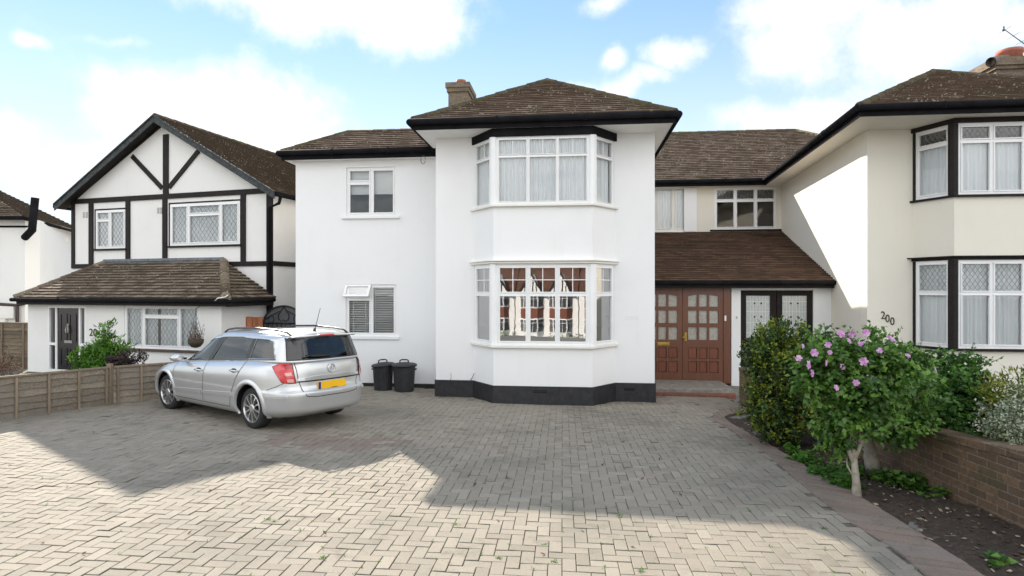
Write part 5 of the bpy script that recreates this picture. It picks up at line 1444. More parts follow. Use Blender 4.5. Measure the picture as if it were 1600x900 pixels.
FG = [(-.68, .98), (.68, .98), (.55, 1.39), (-.55, 1.39)]
# cabin shell with real openings
co = tmp_obj(cab, 'cabin', [SILVER, TRIM])
so = co.modifiers.new('s', 'SOLIDIFY'); so.thickness = .02; so.offset = -1
dg = bpy.context.evaluated_depsgraph_get(); me = bpy.data.meshes.new_from_object(co.evaluated_get(dg)); co.modifiers.clear(); co.data = me
cut = []
for Wp in (W1, W2, W3):
    for s in (1, -1):
        c = MB(); c.mi = 1; pts = [(p[0], p[1]) for p in Wp]
        a = [c.vert((p[0], s * .35, p[1])) for p in pts]; b = [c.vert((p[0], s * 1.2, p[1])) for p in pts]
        ar = sum(pts[i][0] * pts[(i + 1) % len(pts)][1] - pts[(i + 1) % len(pts)][0] * pts[i][1] for i in range(len(pts)))
        ccw = (ar > 0) == (s > 0)
        fa_, fb_ = (a, b[::-1]) if ccw else (a[::-1], b)
        c.face(fa_); c.face(fb_)
        for i in range(len(pts)):
            q = (a[i], b[i], b[(i + 1) % len(pts)], a[(i + 1) % len(pts)]); c.face(q if ccw else q[::-1])
        o = c.build('cut', [SILVER, TRIM]); 
        bm = bmesh.new(); bm.from_mesh(o.data); bmesh.ops.recalc_face_normals(bm, faces=bm.faces); bm.to_mesh(o.data); bm.free(); cut.append(o)
for (pl_, x0, x1) in ((RG, -1.4, -.30), (FG, 1.15, 3.0)):
    c = MB(); c.mi = 1; a = [c.vert((x0, p[0], p[1])) for p in pl_]; b = [c.vert((x1, p[0], p[1])) for p in pl_]; c.face(a); c.face(b[::-1])
    for i in range(len(pl_)): c.face((a[i], a[(i + 1) % len(pl_)], b[(i + 1) % len(pl_)], b[i]))
    o = c.build('cut', [SILVER, TRIM]); bm = bmesh.new(); bm.from_mesh(o.data); bmesh.ops.recalc_face_normals(bm, faces=bm.faces); bm.to_mesh(o.data); bm.free(); cut.append(o)
boolean(co, cut); co.parent = car; co.name = 'cabin'
# lower body with wheel arches
lo_ob = tmp_obj(low, 'body', [SILVER, TRIM])
cut = []
for x in (0, 2.703):
    for s in (1, -1):
        c = MB(); c.mi = 1; c.M = Matrix.Translation((x, s * .50, .325)); c.lathe([(.372, 0), (.372, s * .6)] if s > 0 else [(.372, s * .6), (.372, 0)], 48, 'y', False)
        o = c.build('cut', [SILVER, TRIM]); bm = bmesh.new(); bm.from_mesh(o.data); bmesh.ops.recalc_face_normals(bm, faces=bm.faces); bm.to_mesh(o.data); bm.free(); cut.append(o)
boolean(lo_ob, cut); lo_ob.parent = car; lo_ob.name = 'body'
# arch flares
for x in (0, 2.703):
    for s in (1, -1):
        f = MB(); f.smooth = True; prev = None
        for k in range(33):
            t = math.radians(-22 + 224 * k / 32); ring = []
            for (r, oy) in ((.368, -.03), (.372, .012), (.392, .017), (.420, .010), (.447, -.002)):
                X, Z = x + r * math.cos(t), .325 + r * math.sin(t)
                h = bv_low.ray_cast(Vector((X, s * 3, max(.215, Z))), Vector((0, -s, 0))); Y = (h[0].y if h[0] else s * .84)
                ring.append(f.vert((X, Y + s * oy, max(.20, Z))))
            if prev:
                for i in range(4):
                    q = (prev[i], ring[i], ring[i + 1], prev[i + 1]); f.face(q if s > 0 else q[::-1])
            prev = ring
        f.build('wheel_arch', SILVER, car)
BV = [bv_low, bv_cab]
# glass
for s, vw in ((1, '+y'), (-1, '-y')):
    for nm_, Wp in (('side_window', W1), ('side_window', W2), ('side_window', W3)):
        g = MB(); g.smooth = True; overlay(g, Wp, [bv_cab], vw, -.006, .06); g.build(nm_, GLASS_CAR, car)
    pb_ = MB(); pb_.smooth = True; overlay(pb_, [(1.355, .985), (1.255, .99), (.985, 1.38), (1.135, 1.36)], [bv_cab], vw, .004, .03); pb_.cut(); overlay(pb_, [(.235, 1.06), (.125, 1.07), (.065, 1.385), (.165, 1.38)], [bv_cab], vw, .004, .03)
    pb_.build('door_pillar', TRIM, car)
    tr = MB(); tr.smooth = True; overlay(tr, ribbon([(2.14, .935), (1.3, .982), (.22, 1.05), (-.53, 1.092)], .016), BV, vw, .006, .03); tr.build('window_trim', TRIM, car)
    mo = MB()
    for (xa, xb, za, zb) in ((2.28, 1.36, .425, .455), (1.33, .44, .457, .49)): overlay(mo, [(xa, za - .012), (xa, za + .03), (xb, zb + .045), (xb, zb - .015)], BV, vw, .022, .05, True)
    mo.build('rub_strip', SILVER, car)
    gp_ = MB(); gp_.smooth = True
    for ln in ([(1.30, .985), (1.335, .75), (1.335, .32)], [(.17, 1.045), (.20, .95), (.36, .74), (.47, .50), (.52, .30)], [(2.30, .91), (2.36, .75), (2.36, .45), (2.30, .30)], [(2.32, .30), (.52, .30)], [(-.45, .64), (-.62, .70), (-.73, .76)]):
        overlay(gp_, ribbon(ln, .009), BV, vw, .0035, .03)
    gp_.build('panel_gap', GAP, car)
    bs = MB(); overlay(bs, [(-.43, .515), (-.43, .555), (-.80, .572), (-.80, .53)], BV, vw, .016, .03, True); bs.build('bumper_strip', SILVER, car)
    for (hx, hz) in ((1.50, .815), (.42, .875)):
        h = MB(); h.smooth = True; y = bv_low.ray_cast(Vector((hx, s * 3, hz)), Vector((0, -s, 0)))[0].y
        overlay(h, [(hx - .085 * math.cos(t), hz + .034 * math.sin(t)) for t in (k * math.pi / 8 for k in range(16))], BV, vw, .003, .02)
        ho = h.build('door_handle', GAP, car)
        h = MB(); h.tube([(hx - .12, y + s * .002, hz - .005), (hx - .10, y + s * .03, hz), (hx + .06, y + s * .032, hz + .002), (hx + .10, y + s * .004, hz)], [.012, .016, .016, .012], 8); h.build('grip', SILVER, ho)
    # mirror
    mm = MB(); mm.smooth = True; mm.M = Matrix.Translation((2.10, s * .93, .985)); 
    for k in range(9):
        pass
    mm.lathe([(.01, -.0)], 3) if False else None
    prof = [(-.10, .03), (-.085, .066), (-.03, .083), (.05, .078), (.10, .05), (.115, .01)]; prev = None
    for (xx, r) in prof:
        ring = [mm.vert((xx, math.cos(t) * r * 1.25, math.sin(t) * r * .88)) for t in (k * 2 * math.pi / 16 for k in range(16))]
        if prev:
            for k in range(16): mm.face((prev[k], ring[k], ring[(k + 1) % 16], prev[(k + 1) % 16])[::-1])
        else: mm.smooth = False; mm.mi = 1; mm.face(ring[::-1]); mm.mi = 0; mm.smooth = True
        prev = ring
    mm.face(prev); mm.M = Matrix(); mm.mi = 2; mm.bar((2.12, s * .76, .955), (2.12, s * .87, .97), .05, .035)
    mm.build('door_mirror', [SILVER, CHROME, TRIM], car)
    # roof rail
    rl = MB(); ry = .535; rl.tube([(x, s * (ry + .02 * (1 if x > .0 else 0)), lerp_tab(roofz, x) + z) for (x, z) in ((1.22, -.01), (1.12, .025), (.9, .04), (.3, .048), (-.3, .04), (-.52, .028), (-.62, -.015))], .017, 8); rl.build('roof_rail', TRIM if s < 0 else plain('dark_rail', (.10, .10, .105), .35, .6), car)
# rear: tail lamps, tailgate lines, plate, badge
def sympoly(poly, s): return [(p[0] * s, p[1]) for p in poly]
g = MB(); g.smooth = True; overlay(g, RG, [bv_cab], '-x', -.004, .06); g.build('rear_window', GLASS_CAR, car)
g = MB(); g.smooth = True; 
for p in ((1.6, 0),):
    pass
fgm = [g.vert((2.08 - (z - .98) * 1.72 - .22 * (y / .68) ** 2 , y, z)) for z in (.97, 1.40) for y in (-.66, -.4, 0, .4, .66)]
for k in range(4): g.face((fgm[k], fgm[k + 1], fgm[k + 6], fgm[k + 5]))
g.build('windscreen', GLASS_CAR, car)
fr_b = MB(); fr_b.smooth = True
k_ = [(p[0] * 1.018, p[1] + (.010 if p[1] > 1.3 else -.018)) for p in RG]
n_ = len(RG)
for i in range(n_): overlay(fr_b, [RG[i], RG[(i + 1) % n_], k_[(i + 1) % n_], k_[i]], BV, '-x', .002, .05)
fr_b.build('window_seal', TRIM, car)
def lamp_proj(px, py):
    """photo pixel of the left lamp onto the bodywork"""
    inv = CM.inverted(); o = inv @ Vector((0, 0, H)); d = (inv.to_3x3() @ Vector(((px - 800) / F, 1, (HOR - py) / F))).normalized()
    b = None
    for bv in BV:
        h = bv.ray_cast(o, d)
        if h[0] and (b is None or h[3] < b[3]): b = h
    return b
LD = Vector((-.62, .785, 0))           # the lamp wraps the corner: seen along this diagonal
def diag_overlay(mb, poly, off, s, step=.025):
    e = Vector((LD.y, -LD.x, 0)); e = Vector((-LD.y, LD.x, 0)); 
    V = [Vector(p) for p in poly]; pts = []
    for i in range(len(V)):
        a, b = V[i], V[(i + 1) % len(V)]; k = max(1, int((b - a).length / step)); pts += [a + (b - a) * (j / k) for j in range(k)]
    al = list(pts); x0, x1 = min(p.x for p in V), max(p.x for p in V); z0, z1 = min(p.y for p in V), max(p.y for p in V); u = x0 + step / 2
    while u < x1:
        z = z0 + step / 2
        while z < z1:
            if inside((u, z), poly) and all((Vector((u, z)) - p).length > step * .45 for p in pts): al.append(Vector((u, z)))
            z += step
        u += step
    res = delaunay_2d_cdt(al, [(i, (i + 1) % len(pts)) for i in range(len(pts))], [], 1, 1e-6); ids = []
    for p in res[0]:
        o = LD * 3 + e * p.x + Vector((0, 0, p.y)); h = bv_low.ray_cast(o, -LD)
        q = (h[0] + h[1] * off) if h[0] else bv_low.find_nearest(o - LD * 2.1)[0]
        ids.append(mb.vert((q.x, q.y * s, q.z)))
    for f in res[2]:
        c = sum((res[0][i] for i in f), Vector((0, 0))) / 3
        if inside(c, poly):
            a = [res[0][i] for i in f]; ar = (a[1] - a[0]).cross(a[2] - a[0]) if len(a) == 3 else 1
            mb.face([ids[i] for i in (f if (ar < 0) == (s > 0) else f[::-1])])
def to_diag(px, py):
    h = lamp_proj(px, py); q = h[0]; e = Vector((-LD.y, LD.x, 0)); return (q.dot(e), q.z)
Bp = lambda x, y: to_diag(400 + x * .2112, 500 + y * .2111)
outer = [Bp(*p) for p in ((118, 345), (180, 322), (250, 320), (274, 335), (301, 470), (245, 474), (188, 466), (150, 410))]
cxl = sum(p[0] for p in outer) / len(outer); czl = sum(p[1] for p in outer) / len(outer)
ins = lambda k: [(cxl + (p[0] - cxl) * k, czl + (p[1] - czl) * k) for p in outer]
for s in (1, -1):
    l = MB(); l.smooth = True; diag_overlay(l, outer, .004, s); lo2 = l.build('tail_lamp', TRIM, car)
    l = MB(); l.smooth = True; diag_overlay(l, ins(.91), .016, s, .02); l.build('lens', LAMP, lo2)
    l = MB(); l.smooth = True; diag_overlay(l, [Bp(*p) for p in ((215, 395), (262, 388), (268, 412), (222, 418))], .019, s, .015); diag_overlay(l, [Bp(*p) for p in ((228, 442), (276, 437), (282, 462), (236, 463))], .019, s, .015); l.build('clear_lens', LAMP_W, lo2)
    l = MB(); l.smooth = True; diag_overlay(l, [Bp(*p) for p in ((205, 338), (258, 333), (264, 358), (214, 366))], .019, s, .015); l.build('indicator_lens', LAMP_D, lo2)
rr_ = MB(); rr_.smooth = True
overlay(rr_, ribbon([(.585, 1.05), (.555, .80), (.50, .62), (.46, .545), (.3, .525), (-.3, .525), (-.46, .545), (-.50, .62), (-.555, .80), (-.585, 1.05)], .011), BV, '-x', .003, .03); rr_.build('tailgate_gap', GAP, car)
rr_ = MB(); overlay(rr_, [(.56, .775), (.56, .812), (.3, .832), (-.3, .832), (-.56, .812), (-.56, .775)], BV, '-x', .020, .03, True); rr_.build('chrome_strip', CHROME, car, )
rr_ = MB(); rr_.smooth = True; overlay(rr_, [(-.575, .752), (.575, .752), (.565, .776), (-.565, .776)], BV, '-x', .004, .04); rr_.build('chrome_strip_shade', GAP, car)  # dark strip coloured in as the shadow under the chrome strip
pn_ = MB(); xq = bv_low.ray_cast(Vector((-4, 0, .67)), Vector((1, 0, 0)))[0].x
pn_.box(xq - .022, xq + .06, -.26, .26, .625, .735); po = pn_.build('number_plate', PLATE, car, bevel=.004)
pn_ = MB(); pn_.box(xq - .0235, xq - .0222, .215, .259, .626, .734); pn_.build('plate_band', PLATE_B, po)
pn_ = MB(); pn_.box(xq - .0235, xq - .0222, -.10, .02, .629, .636); pn_.build('plate_maker_mark', TRIM, po)
bd = MB(); xb_ = bv_low.ray_cast(Vector((-4, 0, .93)), Vector((1, 0, 0)))[0].x; bd.M = Matrix.Translation((xb_ - .012, 0, .93))
bd.tube([(0, .062 * math.cos(t), .062 * math.sin(t)) for t in (k * 2 * math.pi / 28 for k in range(29))], .009, 6, cap=False)
bd.tube([(-.0, .075, .012), (-.004, .0, .022), (-.004, .012, -.018), (0, -.075, -.012)], .009, 6)
bd.build('badge', CHROME, car)
sp = MB(); sp.smooth = False
pts = [(-.60, 0), (-.45, -.035), (0, -.05), (.45, -.035), (.60, 0)]
a = [sp.vert((-.66 + d * 1.2, y, 1.455 - abs(y) * .02)) for (y, d) in pts]; b = [sp.vert((-.735 + d * .6, y, 1.437 - abs(y) * .02)) for (y, d) in pts]; c = [sp.vert((-.70 + d * .6, y, 1.42 - abs(y) * .02)) for (y, d) in pts]
for k in range(4): sp.face((a[k], a[k + 1], b[k + 1], b[k])); sp.face((b[k], b[k + 1], c[k + 1], c[k]))
sp.build('roof_spoiler', SILVER, car)
sp = MB(); sp.box(-.775, -.70, -.14, .14, 1.432, 1.452); sp.build('brake_light', LAMP, car, bevel=.004)
wp = MB(); wp.tube([(-.86, -.02, 1.115), (-.875, .0, 1.125), (-.872, .36, 1.135)], [.018, .012, .008], 6); wp.bar((-.866, .05, 1.145), (-.862, .46, 1.15), .012, .02); wp.build('rear_wiper', TRIM, car)
an = MB(); an.tube([(-.45, .0, lerp_tab(roofz, -.45) + .02), (-.47, 0, 1.54)], [.03, .012], 8); an.tube([(-.47, 0, 1.53), (-.60, 0, 1.86)], .005, 6); an.build('aerial', TRIM, car)
# wheels
def wheel(x, s, steer=0):
    o = empty('wheel', (x, s * .70, .318), parent=car); o.rotation_euler = (0, 0, steer)
    t = MB(); t.M = Matrix.Scale(-s, 4, (0, 1, 0)) if s > 0 else Matrix()
    sg = -1
    prof = [(.215, -.10), (.24, -.108), (.29, -.10), (.312, -.085), (.318, -.05), (.318, .05), (.312, .085), (.29, .10), (.24, .108), (.215, .10)]
    t.M = Matrix(); t.lathe(prof, 40, 'y', caps=False); t.build('tyre', TYRE, o)
    rm_ = MB(); yo = s * .088
    def ring(r0, r1, y0, y1, n=40):
        A_ = [rm_.vert((r0 * math.cos(q), y0, r0 * math.sin(q))) for q in (k * 2 * math.pi / n for k in range(n))]; B_ = [rm_.vert((r1 * math.cos(q), y1, r1 * math.sin(q))) for q in (k * 2 * math.pi / n for k in range(n))]
        for k in range(n): 
            f = (A_[k], A_[(k + 1) % n], B_[(k + 1) % n], B_[k]); rm_.face(f if s < 0 else f[::-1])
    rm_.smooth = True; ring(.224, .216, yo + s * .014, yo + s * .02); ring(.216, .208, yo + s * .02, yo); ring(.208, .2, yo, yo - s * .06)
    rm_.smooth = False
    for k in range(10):
        q = 2 * math.pi * k / 10 + .2; c_, sn = math.cos(q), math.sin(q)
        def P_(r, off_, y): return (r * c_ - off_ * sn, y, r * sn + off_ * c_)
        w0, w1 = .0095, .0145
        top_ = [rm_.vert(P_(r, o_, y)) for (r, o_, y) in ((.05, -w0, yo + s * .008), (.05, w0, yo + s * .008), (.14, w0 * .95, yo + s * .014), (.209, w1, yo + s * .004), (.209, -w1, yo + s * .004), (.14, -w0 * .95, yo + s * .014))]
        bot_ = [rm_.vert(P_(r, o_, yo - s * .03)) for (r, o_) in ((.05, -w0), (.05, w0), (.14, w0 * .95), (.209, w1), (.209, -w1), (.14, -w0 * .95))]
        rm_.face(top_[::-1] if s > 0 else top_)
        for i in range(6):
            f = (top_[i], top_[(i + 1) % 6], bot_[(i + 1) % 6], bot_[i]); rm_.face(f if s > 0 else f[::-1])
    rm_.M = Matrix.Translation((0, yo + s * .0, 0)); rm_.lathe([(.062, -.03), (.062, .012), (.045, .018)] if s > 0 else [(.045, -.018), (.062, -.012), (.062, .03)], 24, 'y'); rm_.M = Matrix()
    rm_.build('rim', ALLOY, o)
    bk = MB(); bk.M = Matrix.Translation((0, s * .03, 0)); bk.lathe([(.20, -.03), (.20, .0)] if s > 0 else [(.20, .0), (.20, .03)], 24, 'y'); bk.build('brake_disc', BRAKE, o)
for x in (0, 2.703):
    for s in (1, -1): wheel(x, s, R(3) if x > 1 else 0)
# inside: floor, seats, dashboard
inn_ = MB(); inn_.box(-.7, 2.2, -.66, .66, .88, .9); inn_.box(1.75, 2.1, -.66, .66, .901, 1.0); inn_.build('interior_floor', TRIM, car)
for (x, ys_) in ((1.0, (-.36, .36)), (.12, (-.40, 0, .40))):
    for y in ys_:
        st = MB(); w_ = .24 if x > .5 else .19
        st.bar((x + .08, y, .88), (x - .06, y, 1.12), .12, w_ * 2, up=(0, 1, 0)); st.bar((x - .07, y, 1.16), (x - .10, y, 1.30), .09, .25, up=(0, 1, 0))
        st.build('seat', SEAT, car, bevel=.035)
und = MB(); und.box(-.6, 3.2, -.62, .62, .20, .3); und.build('underbody', TRIM, car)

# ------------------------------------------------------------------ plants
def leaf(mb, p, d, n, l, wd, fold=.25, curl=.15):
    """one leaf: two halves folded along the midrib, tip curling over"""
    d = d.normalized(); s = d.cross(n)
    if s.length < 1e-3: s = d.cross(Vector((1, 0, .3)))
    s.normalize(); n = s.cross(d)
    m1 = p + d * l * .45; tip = p + d * l - n * l * curl
    L_ = m1 + s * wd * .5 + n * wd * fold * .5; R_ = m1 - s * wd * .5 + n * wd * fold * .5
    a, b, c, e, f = mb.vert(p), mb.vert(L_), mb.vert(tip), mb.vert(R_), mb.vert(m1)
    mb.face((a, f, c, b)); mb.face((a, e, c, f))
def rdir(r):
    while True:
        v = Vector((r.uniform(-1, 1), r.uniform(-1, 1), r.uniform(-1, 1)))
        if .05 < v.length < 1: return v.normalized()
def foliage(blobs, n, l, wd, seed, up=.35, shell=.45, tint=None, lean=Vector((0, 0, 0)), clump=9, cr=.10, gap=.0, jit=.25):
    """leaf sprays spread through a union of ellipsoids (centre, radii), denser near the outside"""
    r = random.Random(seed); mb = MB()
    vol = [b[1][0] * b[1][1] * b[1][2] for b in blobs]; tot = sum(vol); k = 0; tries = 0
    twigs = []
    while k < n and tries < n * 4:
        tries += 1
        x = r.uniform(0, tot); i = 0
        while x > vol[i] and i < len(vol) - 1: x -= vol[i]; i += 1
        c, rad = Vector(blobs[i][0]), blobs[i][1]
        d = rdir(r); q = r.random() ** shell
        q *= 1 + .16 * math.sin(d.x * 9 + seed) * math.cos(d.z * 8 + d.y * 7 + seed * 2) + r.uniform(-.05, .07)
        p = c + Vector((d.x * rad[0] * q, d.y * rad[1] * q, d.z * rad[2] * q))
        g = math.sin(p.x * 11 + seed) * math.sin(p.y * 10 + 1) * math.sin(p.z * 12 + 2)
        if g < -1 + gap * 1.4: continue
        ax = (d + Vector((0, 0, up)) + lean).normalized(); twigs.append((c, p))
        tone = min(.98, max(.02, r.gauss(.46 + .22 * g, .24)))
        for j in range(clump):
            if k >= n: break
            pp = p + rdir(r) * cr * r.random(); dd = (ax * .7 + rdir(r)).normalized(); nn = (Vector((0, 0, 1)) + d * .6 + rdir(r) * .6).normalized()
            mb.rv = min(.99, max(.01, tone + r.uniform(-jit, jit) * .6)); s = r.uniform(.65, 1.2)
            leaf(mb, pp, dd, nn, l * s, wd * s); k += 1
    return mb, twigs
def sprigs(mb, blobs, n, l, wd, seed, L0=.08, L1=.24, up=.5, nl=12):
    """loose shoots that stand out of the crown and break its outline"""
    r = random.Random(seed)
    for k in range(n):
        c, rad = blobs[r.randrange(len(blobs))]; d = rdir(r); c = Vector(c)
        if d.z < -.5: continue
        p = c + Vector((d.x * rad[0], d.y * rad[1], d.z * rad[2])) * .92; q = p + (d + Vector((0, 0, up)) + rdir(r) * .5).normalized() * r.uniform(L0, L1); tone = r.uniform(.35, .9)
        mb.rv = .1; mb.tube([p, q], .003, 3, cap=False)
        for j in range(nl):
            u = r.random(); mb.rv = min(.99, max(.02, tone + r.uniform(-.2, .2))); s = r.uniform(.6, 1.1) * (1.1 - .5 * u); leaf(mb, p.lerp(q, u) + rdir(r) * .012, (q - p).normalized() * .5 + rdir(r), Vector((0, 0, 1)) + rdir(r) * .7, l * s, wd * s)
def branches(base, twigs, n, r0, seed, mid=.5):
    r = random.Random(seed); mb = MB()
    for (c, p) in r.sample(twigs, min(n, len(twigs))):
        b = base + Vector((r.uniform(-1, 1), r.uniform(-1, 1), 0)) * r0 * 3; m = b.lerp(p, mid) + rdir(r) * .06; m.z += .05
        mb.tube([b, b.lerp(m, .5) + rdir(r) * .02, m, p], [r0, r0 * .8, r0 * .55, r0 * .25], 5, cap=False)
    return mb
BARK = plain('grey_bark', (.30, .265, .21), .85, var=.4, scale=12, bmp=.7, bscale=40)
BARK_D = plain('dark_bark', (.06, .045, .03), .9, var=.4, scale=15, bmp=.5)
HIB = leaf_mat('hibiscus_leaf', [(.034, .078, .016), (.058, .135, .024), (.10, .20, .034), (.16, .29, .05)], .38, .32)
EUO = leaf_mat('yellow_green_leaf', [(.016, .038, .008), (.034, .078, .014), (.06, .12, .018), (.26, .29, .03)], .32, .3)
IVY = leaf_mat('bushy_green_leaf', [(.026, .062, .013), (.044, .115, .02), (.075, .175, .028), (.11, .24, .04)], .38, .32)
VAR = leaf_mat('variegated_leaf', [(.06, .10, .045), (.15, .19, .10), (.36, .40, .27), (.52, .53, .42)], .45, .2)
CON = leaf_mat('bright_conifer_spray', [(.03, .09, .008), (.06, .16, .012), (.10, .24, .02), (.16, .30, .03)], .5, .3)
CON_Y = leaf_mat('golden_conifer_spray', [(.05, .09, .01), (.12, .17, .015), (.24, .26, .03), (.36, .33, .04)], .5, .3)
PUR = leaf_mat('dark_purple_leaf', [(.02, .010, .014), (.04, .018, .022), (.06, .03, .03), (.05, .06, .02)], .45, .2)
DRY = leaf_mat('dry_brown_leaf', [(.08, .045, .03), (.13, .075, .05), (.17, .11, .075)], .8, .1)
WEED = leaf_mat('weed_leaf', [(.04, .11, .012), (.07, .18, .02), (.11, .25, .03)], .45, .35)
PINK = leaf_mat('mauve_petal', [(.50, .20, .46), (.60, .30, .56), (.68, .44, .64)], .5, .35)
def plant(name, label, cat, base, fol, mat, br=None, brmat=None, fname='foliage', group=None):
    o = empty(name, base); tag(o, label, cat, group)
    for mb, nm, m in ((fol, fname, mat), (br, 'stem', brmat)):
        if mb is None: continue
        mb.v = [tuple(Vector(v) - Vector(base)) for v in mb.v]; mb.build(nm, m, o)
    return o
def at(px, py, y): return W(px, py, y)
# yellow-green evergreen by the porch
b = G(1222, 694); b.z = gz(b.x, b.y) - .05; y = b.y
bl = [(at(1222, 565, y), (.52, .45, .52)), (at(1225, 640, y), (.52, .45, .42)), (at(1196, 620, y + .1), (.27, .3, .52)), (at(1212, 535, y), (.22, .22, .26)), (at(1262, 600, y + .1), (.36, .4, .60)), (at(1190, 555, y + .1), (.22, .25, .3)), (at(1250, 540, y + .2), (.2, .2, .2))]
fo, tw = foliage(bl, 20000, .052, .032, 1, up=.9, shell=.36, clump=10, cr=.075, gap=.10, jit=.5)
sprigs(fo, bl, 70, .05, .028, 51, up=.9)
r = random.Random(4)
for k in range(10):
    p = at(r.uniform(1175, 1260), 520, y) ; q = p + Vector((r.uniform(-.06, .06), r.uniform(-.1, .1), r.uniform(.05, .24)))
    for j in range(26):
        u = r.random(); fo.rv = r.uniform(.5, .98); leaf(fo, p.lerp(q, u) + rdir(r) * .025, (Vector((0, 0, .8)) + rdir(r)), rdir(r), .05, .028)
plant('evergreen_shrub', 'tall yellow-green evergreen shrub in the bed in front of the dark glazed porch doors', 'shrub', b, fo, EUO, branches(b, tw, 40, .016, 2), BARK_D)
# hibiscus with mauve flowers
b = G(1338, 776); y = 6.0
bl = [(at(1340, 590, y), (.52, .45, .36)), (at(1285, 570, y), (.24, .30, .30)), (at(1400, 590, y + .1), (.34, .35, .34)), (at(1305, 552, y), (.32, .3, .18)), (at(1395, 560, y + .1), (.26, .25, .20)), (at(1262, 600, y), (.13, .2, .26)), (at(1300, 690, y), (.12, .14, .10)), (at(1310, 650, y), (.24, .28, .34)), (at(1395, 650, y + .1), (.36, .38, .25)), (at(1335, 650, y - .1), (.30, .30, .17)), (at(1365, 645, y - .15), (.25, .25, .22)), (at(1365, 566, y), (.24, .25, .20)), (at(1290, 615, y), (.16, .22, .25)), (at(1440, 610, y + .3), (.22, .25, .22)), (at(1318, 695, y), (.13, .16, .14))]
fo, tw = foliage(bl, 14000, .062, .047, 2, up=.1, shell=.40, clump=7, cr=.085, gap=.42, lean=Vector((0, -.3, 0)))
sprigs(fo, bl, 110, .06, .045, 52, .08, .22, .2, 9)
for k in range(14):
    p = at(r.uniform(1265, 1405), 542, y); q = p + Vector((r.uniform(-.1, .1), r.uniform(-.1, .1), r.uniform(.08, .26)))
    for j in range(14): fo.rv = r.uniform(.2, .8); leaf(fo, p.lerp(q, r.random()) + rdir(r) * .03, Vector((0, 0, .5)) + rdir(r), rdir(r), .055, .04)
br = branches(at(1345, 690, y - .1), tw, 36, .014, 3, .45)
hib = plant('flowering_hibiscus', 'leafy hibiscus shrub with mauve flowers and forked pale trunk at the kerb edge', 'shrub', b, fo, HIB)
tk = MB(); tk.smooth = True
p = lambda px, py, yy: at(px, py, yy) - b
tk.tube([Vector((0, 0, -.06)), p(1338, 755, y - .2), p(1335, 725, y - .15), p(1334, 700, y - .1), p(1342, 665, y), p(1350, 620, y)], [.055, .036, .030, .028, .024, .018], 12)
tk.tube([p(1335, 725, y - .15), p(1326, 704, y - .12), p(1318, 680, y), p(1300, 630, y)], [.026, .021, .018, .012], 10)
tk.tube([p(1336, 715, y - .15), p(1346, 690, y - .1), p(1352, 660, y), p(1380, 610, y)], [.024, .021, .018, .012], 10)
tk.tube([p(1334, 745, y - .18), p(1324, 728, y - .1), p(1322, 700, y)], [.012, .010, .008], 6)
for q in (br,): 
    q.v = [tuple(Vector(v) - b) for v in q.v]
    for f in q.f: tk.face([f_ + len(tk.v) for f_ in f])
    tk.v += q.v
tk.build('trunk', BARK, hib)
t2 = MB(); t2.smooth = True; g2 = G(1368, 742) - b
t2.tube([g2 + Vector((0, 0, -.06)), p(1362, 720, 6.6), p(1356, 690, 6.5), p(1362, 650, 6.4), p(1370, 600, 6.3)], [.085, .075, .06, .05, .03], 12); t2.build('trunk', BARK, hib)
FL = [(1254, 541), (1273, 551), (1297, 551), (1262, 570), (1290, 567), (1316, 573), (1350, 565), (1345, 537), (1330, 522), (1353, 520), (1392, 530), (1294, 539), (1313, 522), (1326, 533), (1268, 583), (1338, 598), (1375, 548), (1418, 556), (1306, 606), (1359, 590), (1461, 578), (1248, 560)]
for (px, py) in FL:
    c = at(px, py, y - r.uniform(.30, .5)) - b; f = MB(); f.smooth = True; dirn = Vector((r.uniform(-1.1, 1.1), -.8, r.uniform(-.2, 1.1))).normalized(); sc = r.uniform(.5, .95)
    sd = dirn.cross(Vector((0, 0, 1))).normalized(); upv = sd.cross(dirn)
    for k in range(6):
        t = k * math.pi / 3 + r.uniform(-.2, .2); e = (sd * math.cos(t) + upv * math.sin(t)); f.rv = r.random(); e2 = dirn.cross(e)
        a_ = f.vert(c); pts_ = [f.vert(c + (e * x + e2 * w_ + dirn * h_) * sc) for (x, w_, h_) in ((.022, .018, .012), (.045, .014, .012), (.05, 0, .006), (.045, -.014, .012), (.022, -.018, .012))]
        for i in range(4): f.face((a_, pts_[i], pts_[i + 1]))
    f.build('flower', PINK, hib)
# ivy-leaved bush behind the wall
base = Vector((4.95, 6.9, gz(5, 6.9))); y = 6.75
bl = [(at(1480, 610, y), (.34, .4, .36)), (at(1508, 590, y), (.22, .25, .26)), (at(1440, 630, y - .2), (.30, .35, .28)), (at(1470, 665, y - .3), (.42, .35, .22)), (at(1535, 640, y - .2), (.28, .3, .3)), (at(1410, 660, y - .1), (.3, .3, .24)), (at(1520, 570, y), (.12, .12, .12)), (at(1475, 560, y), (.09, .1, .12)), (at(1430, 575, y - .1), (.12, .14, .16))]
fo, tw = foliage(bl, 10000, .058, .05, 5, up=.15, shell=.42, clump=7, cr=.08, gap=.3)
sprigs(fo, bl, 60, .055, .045, 53)
plant('leafy_bush', 'dark green leafy bush overhanging the low brick wall beside the flowering hibiscus', 'shrub', base, fo, IVY, branches(base, tw, 24, .014, 5), BARK_D)
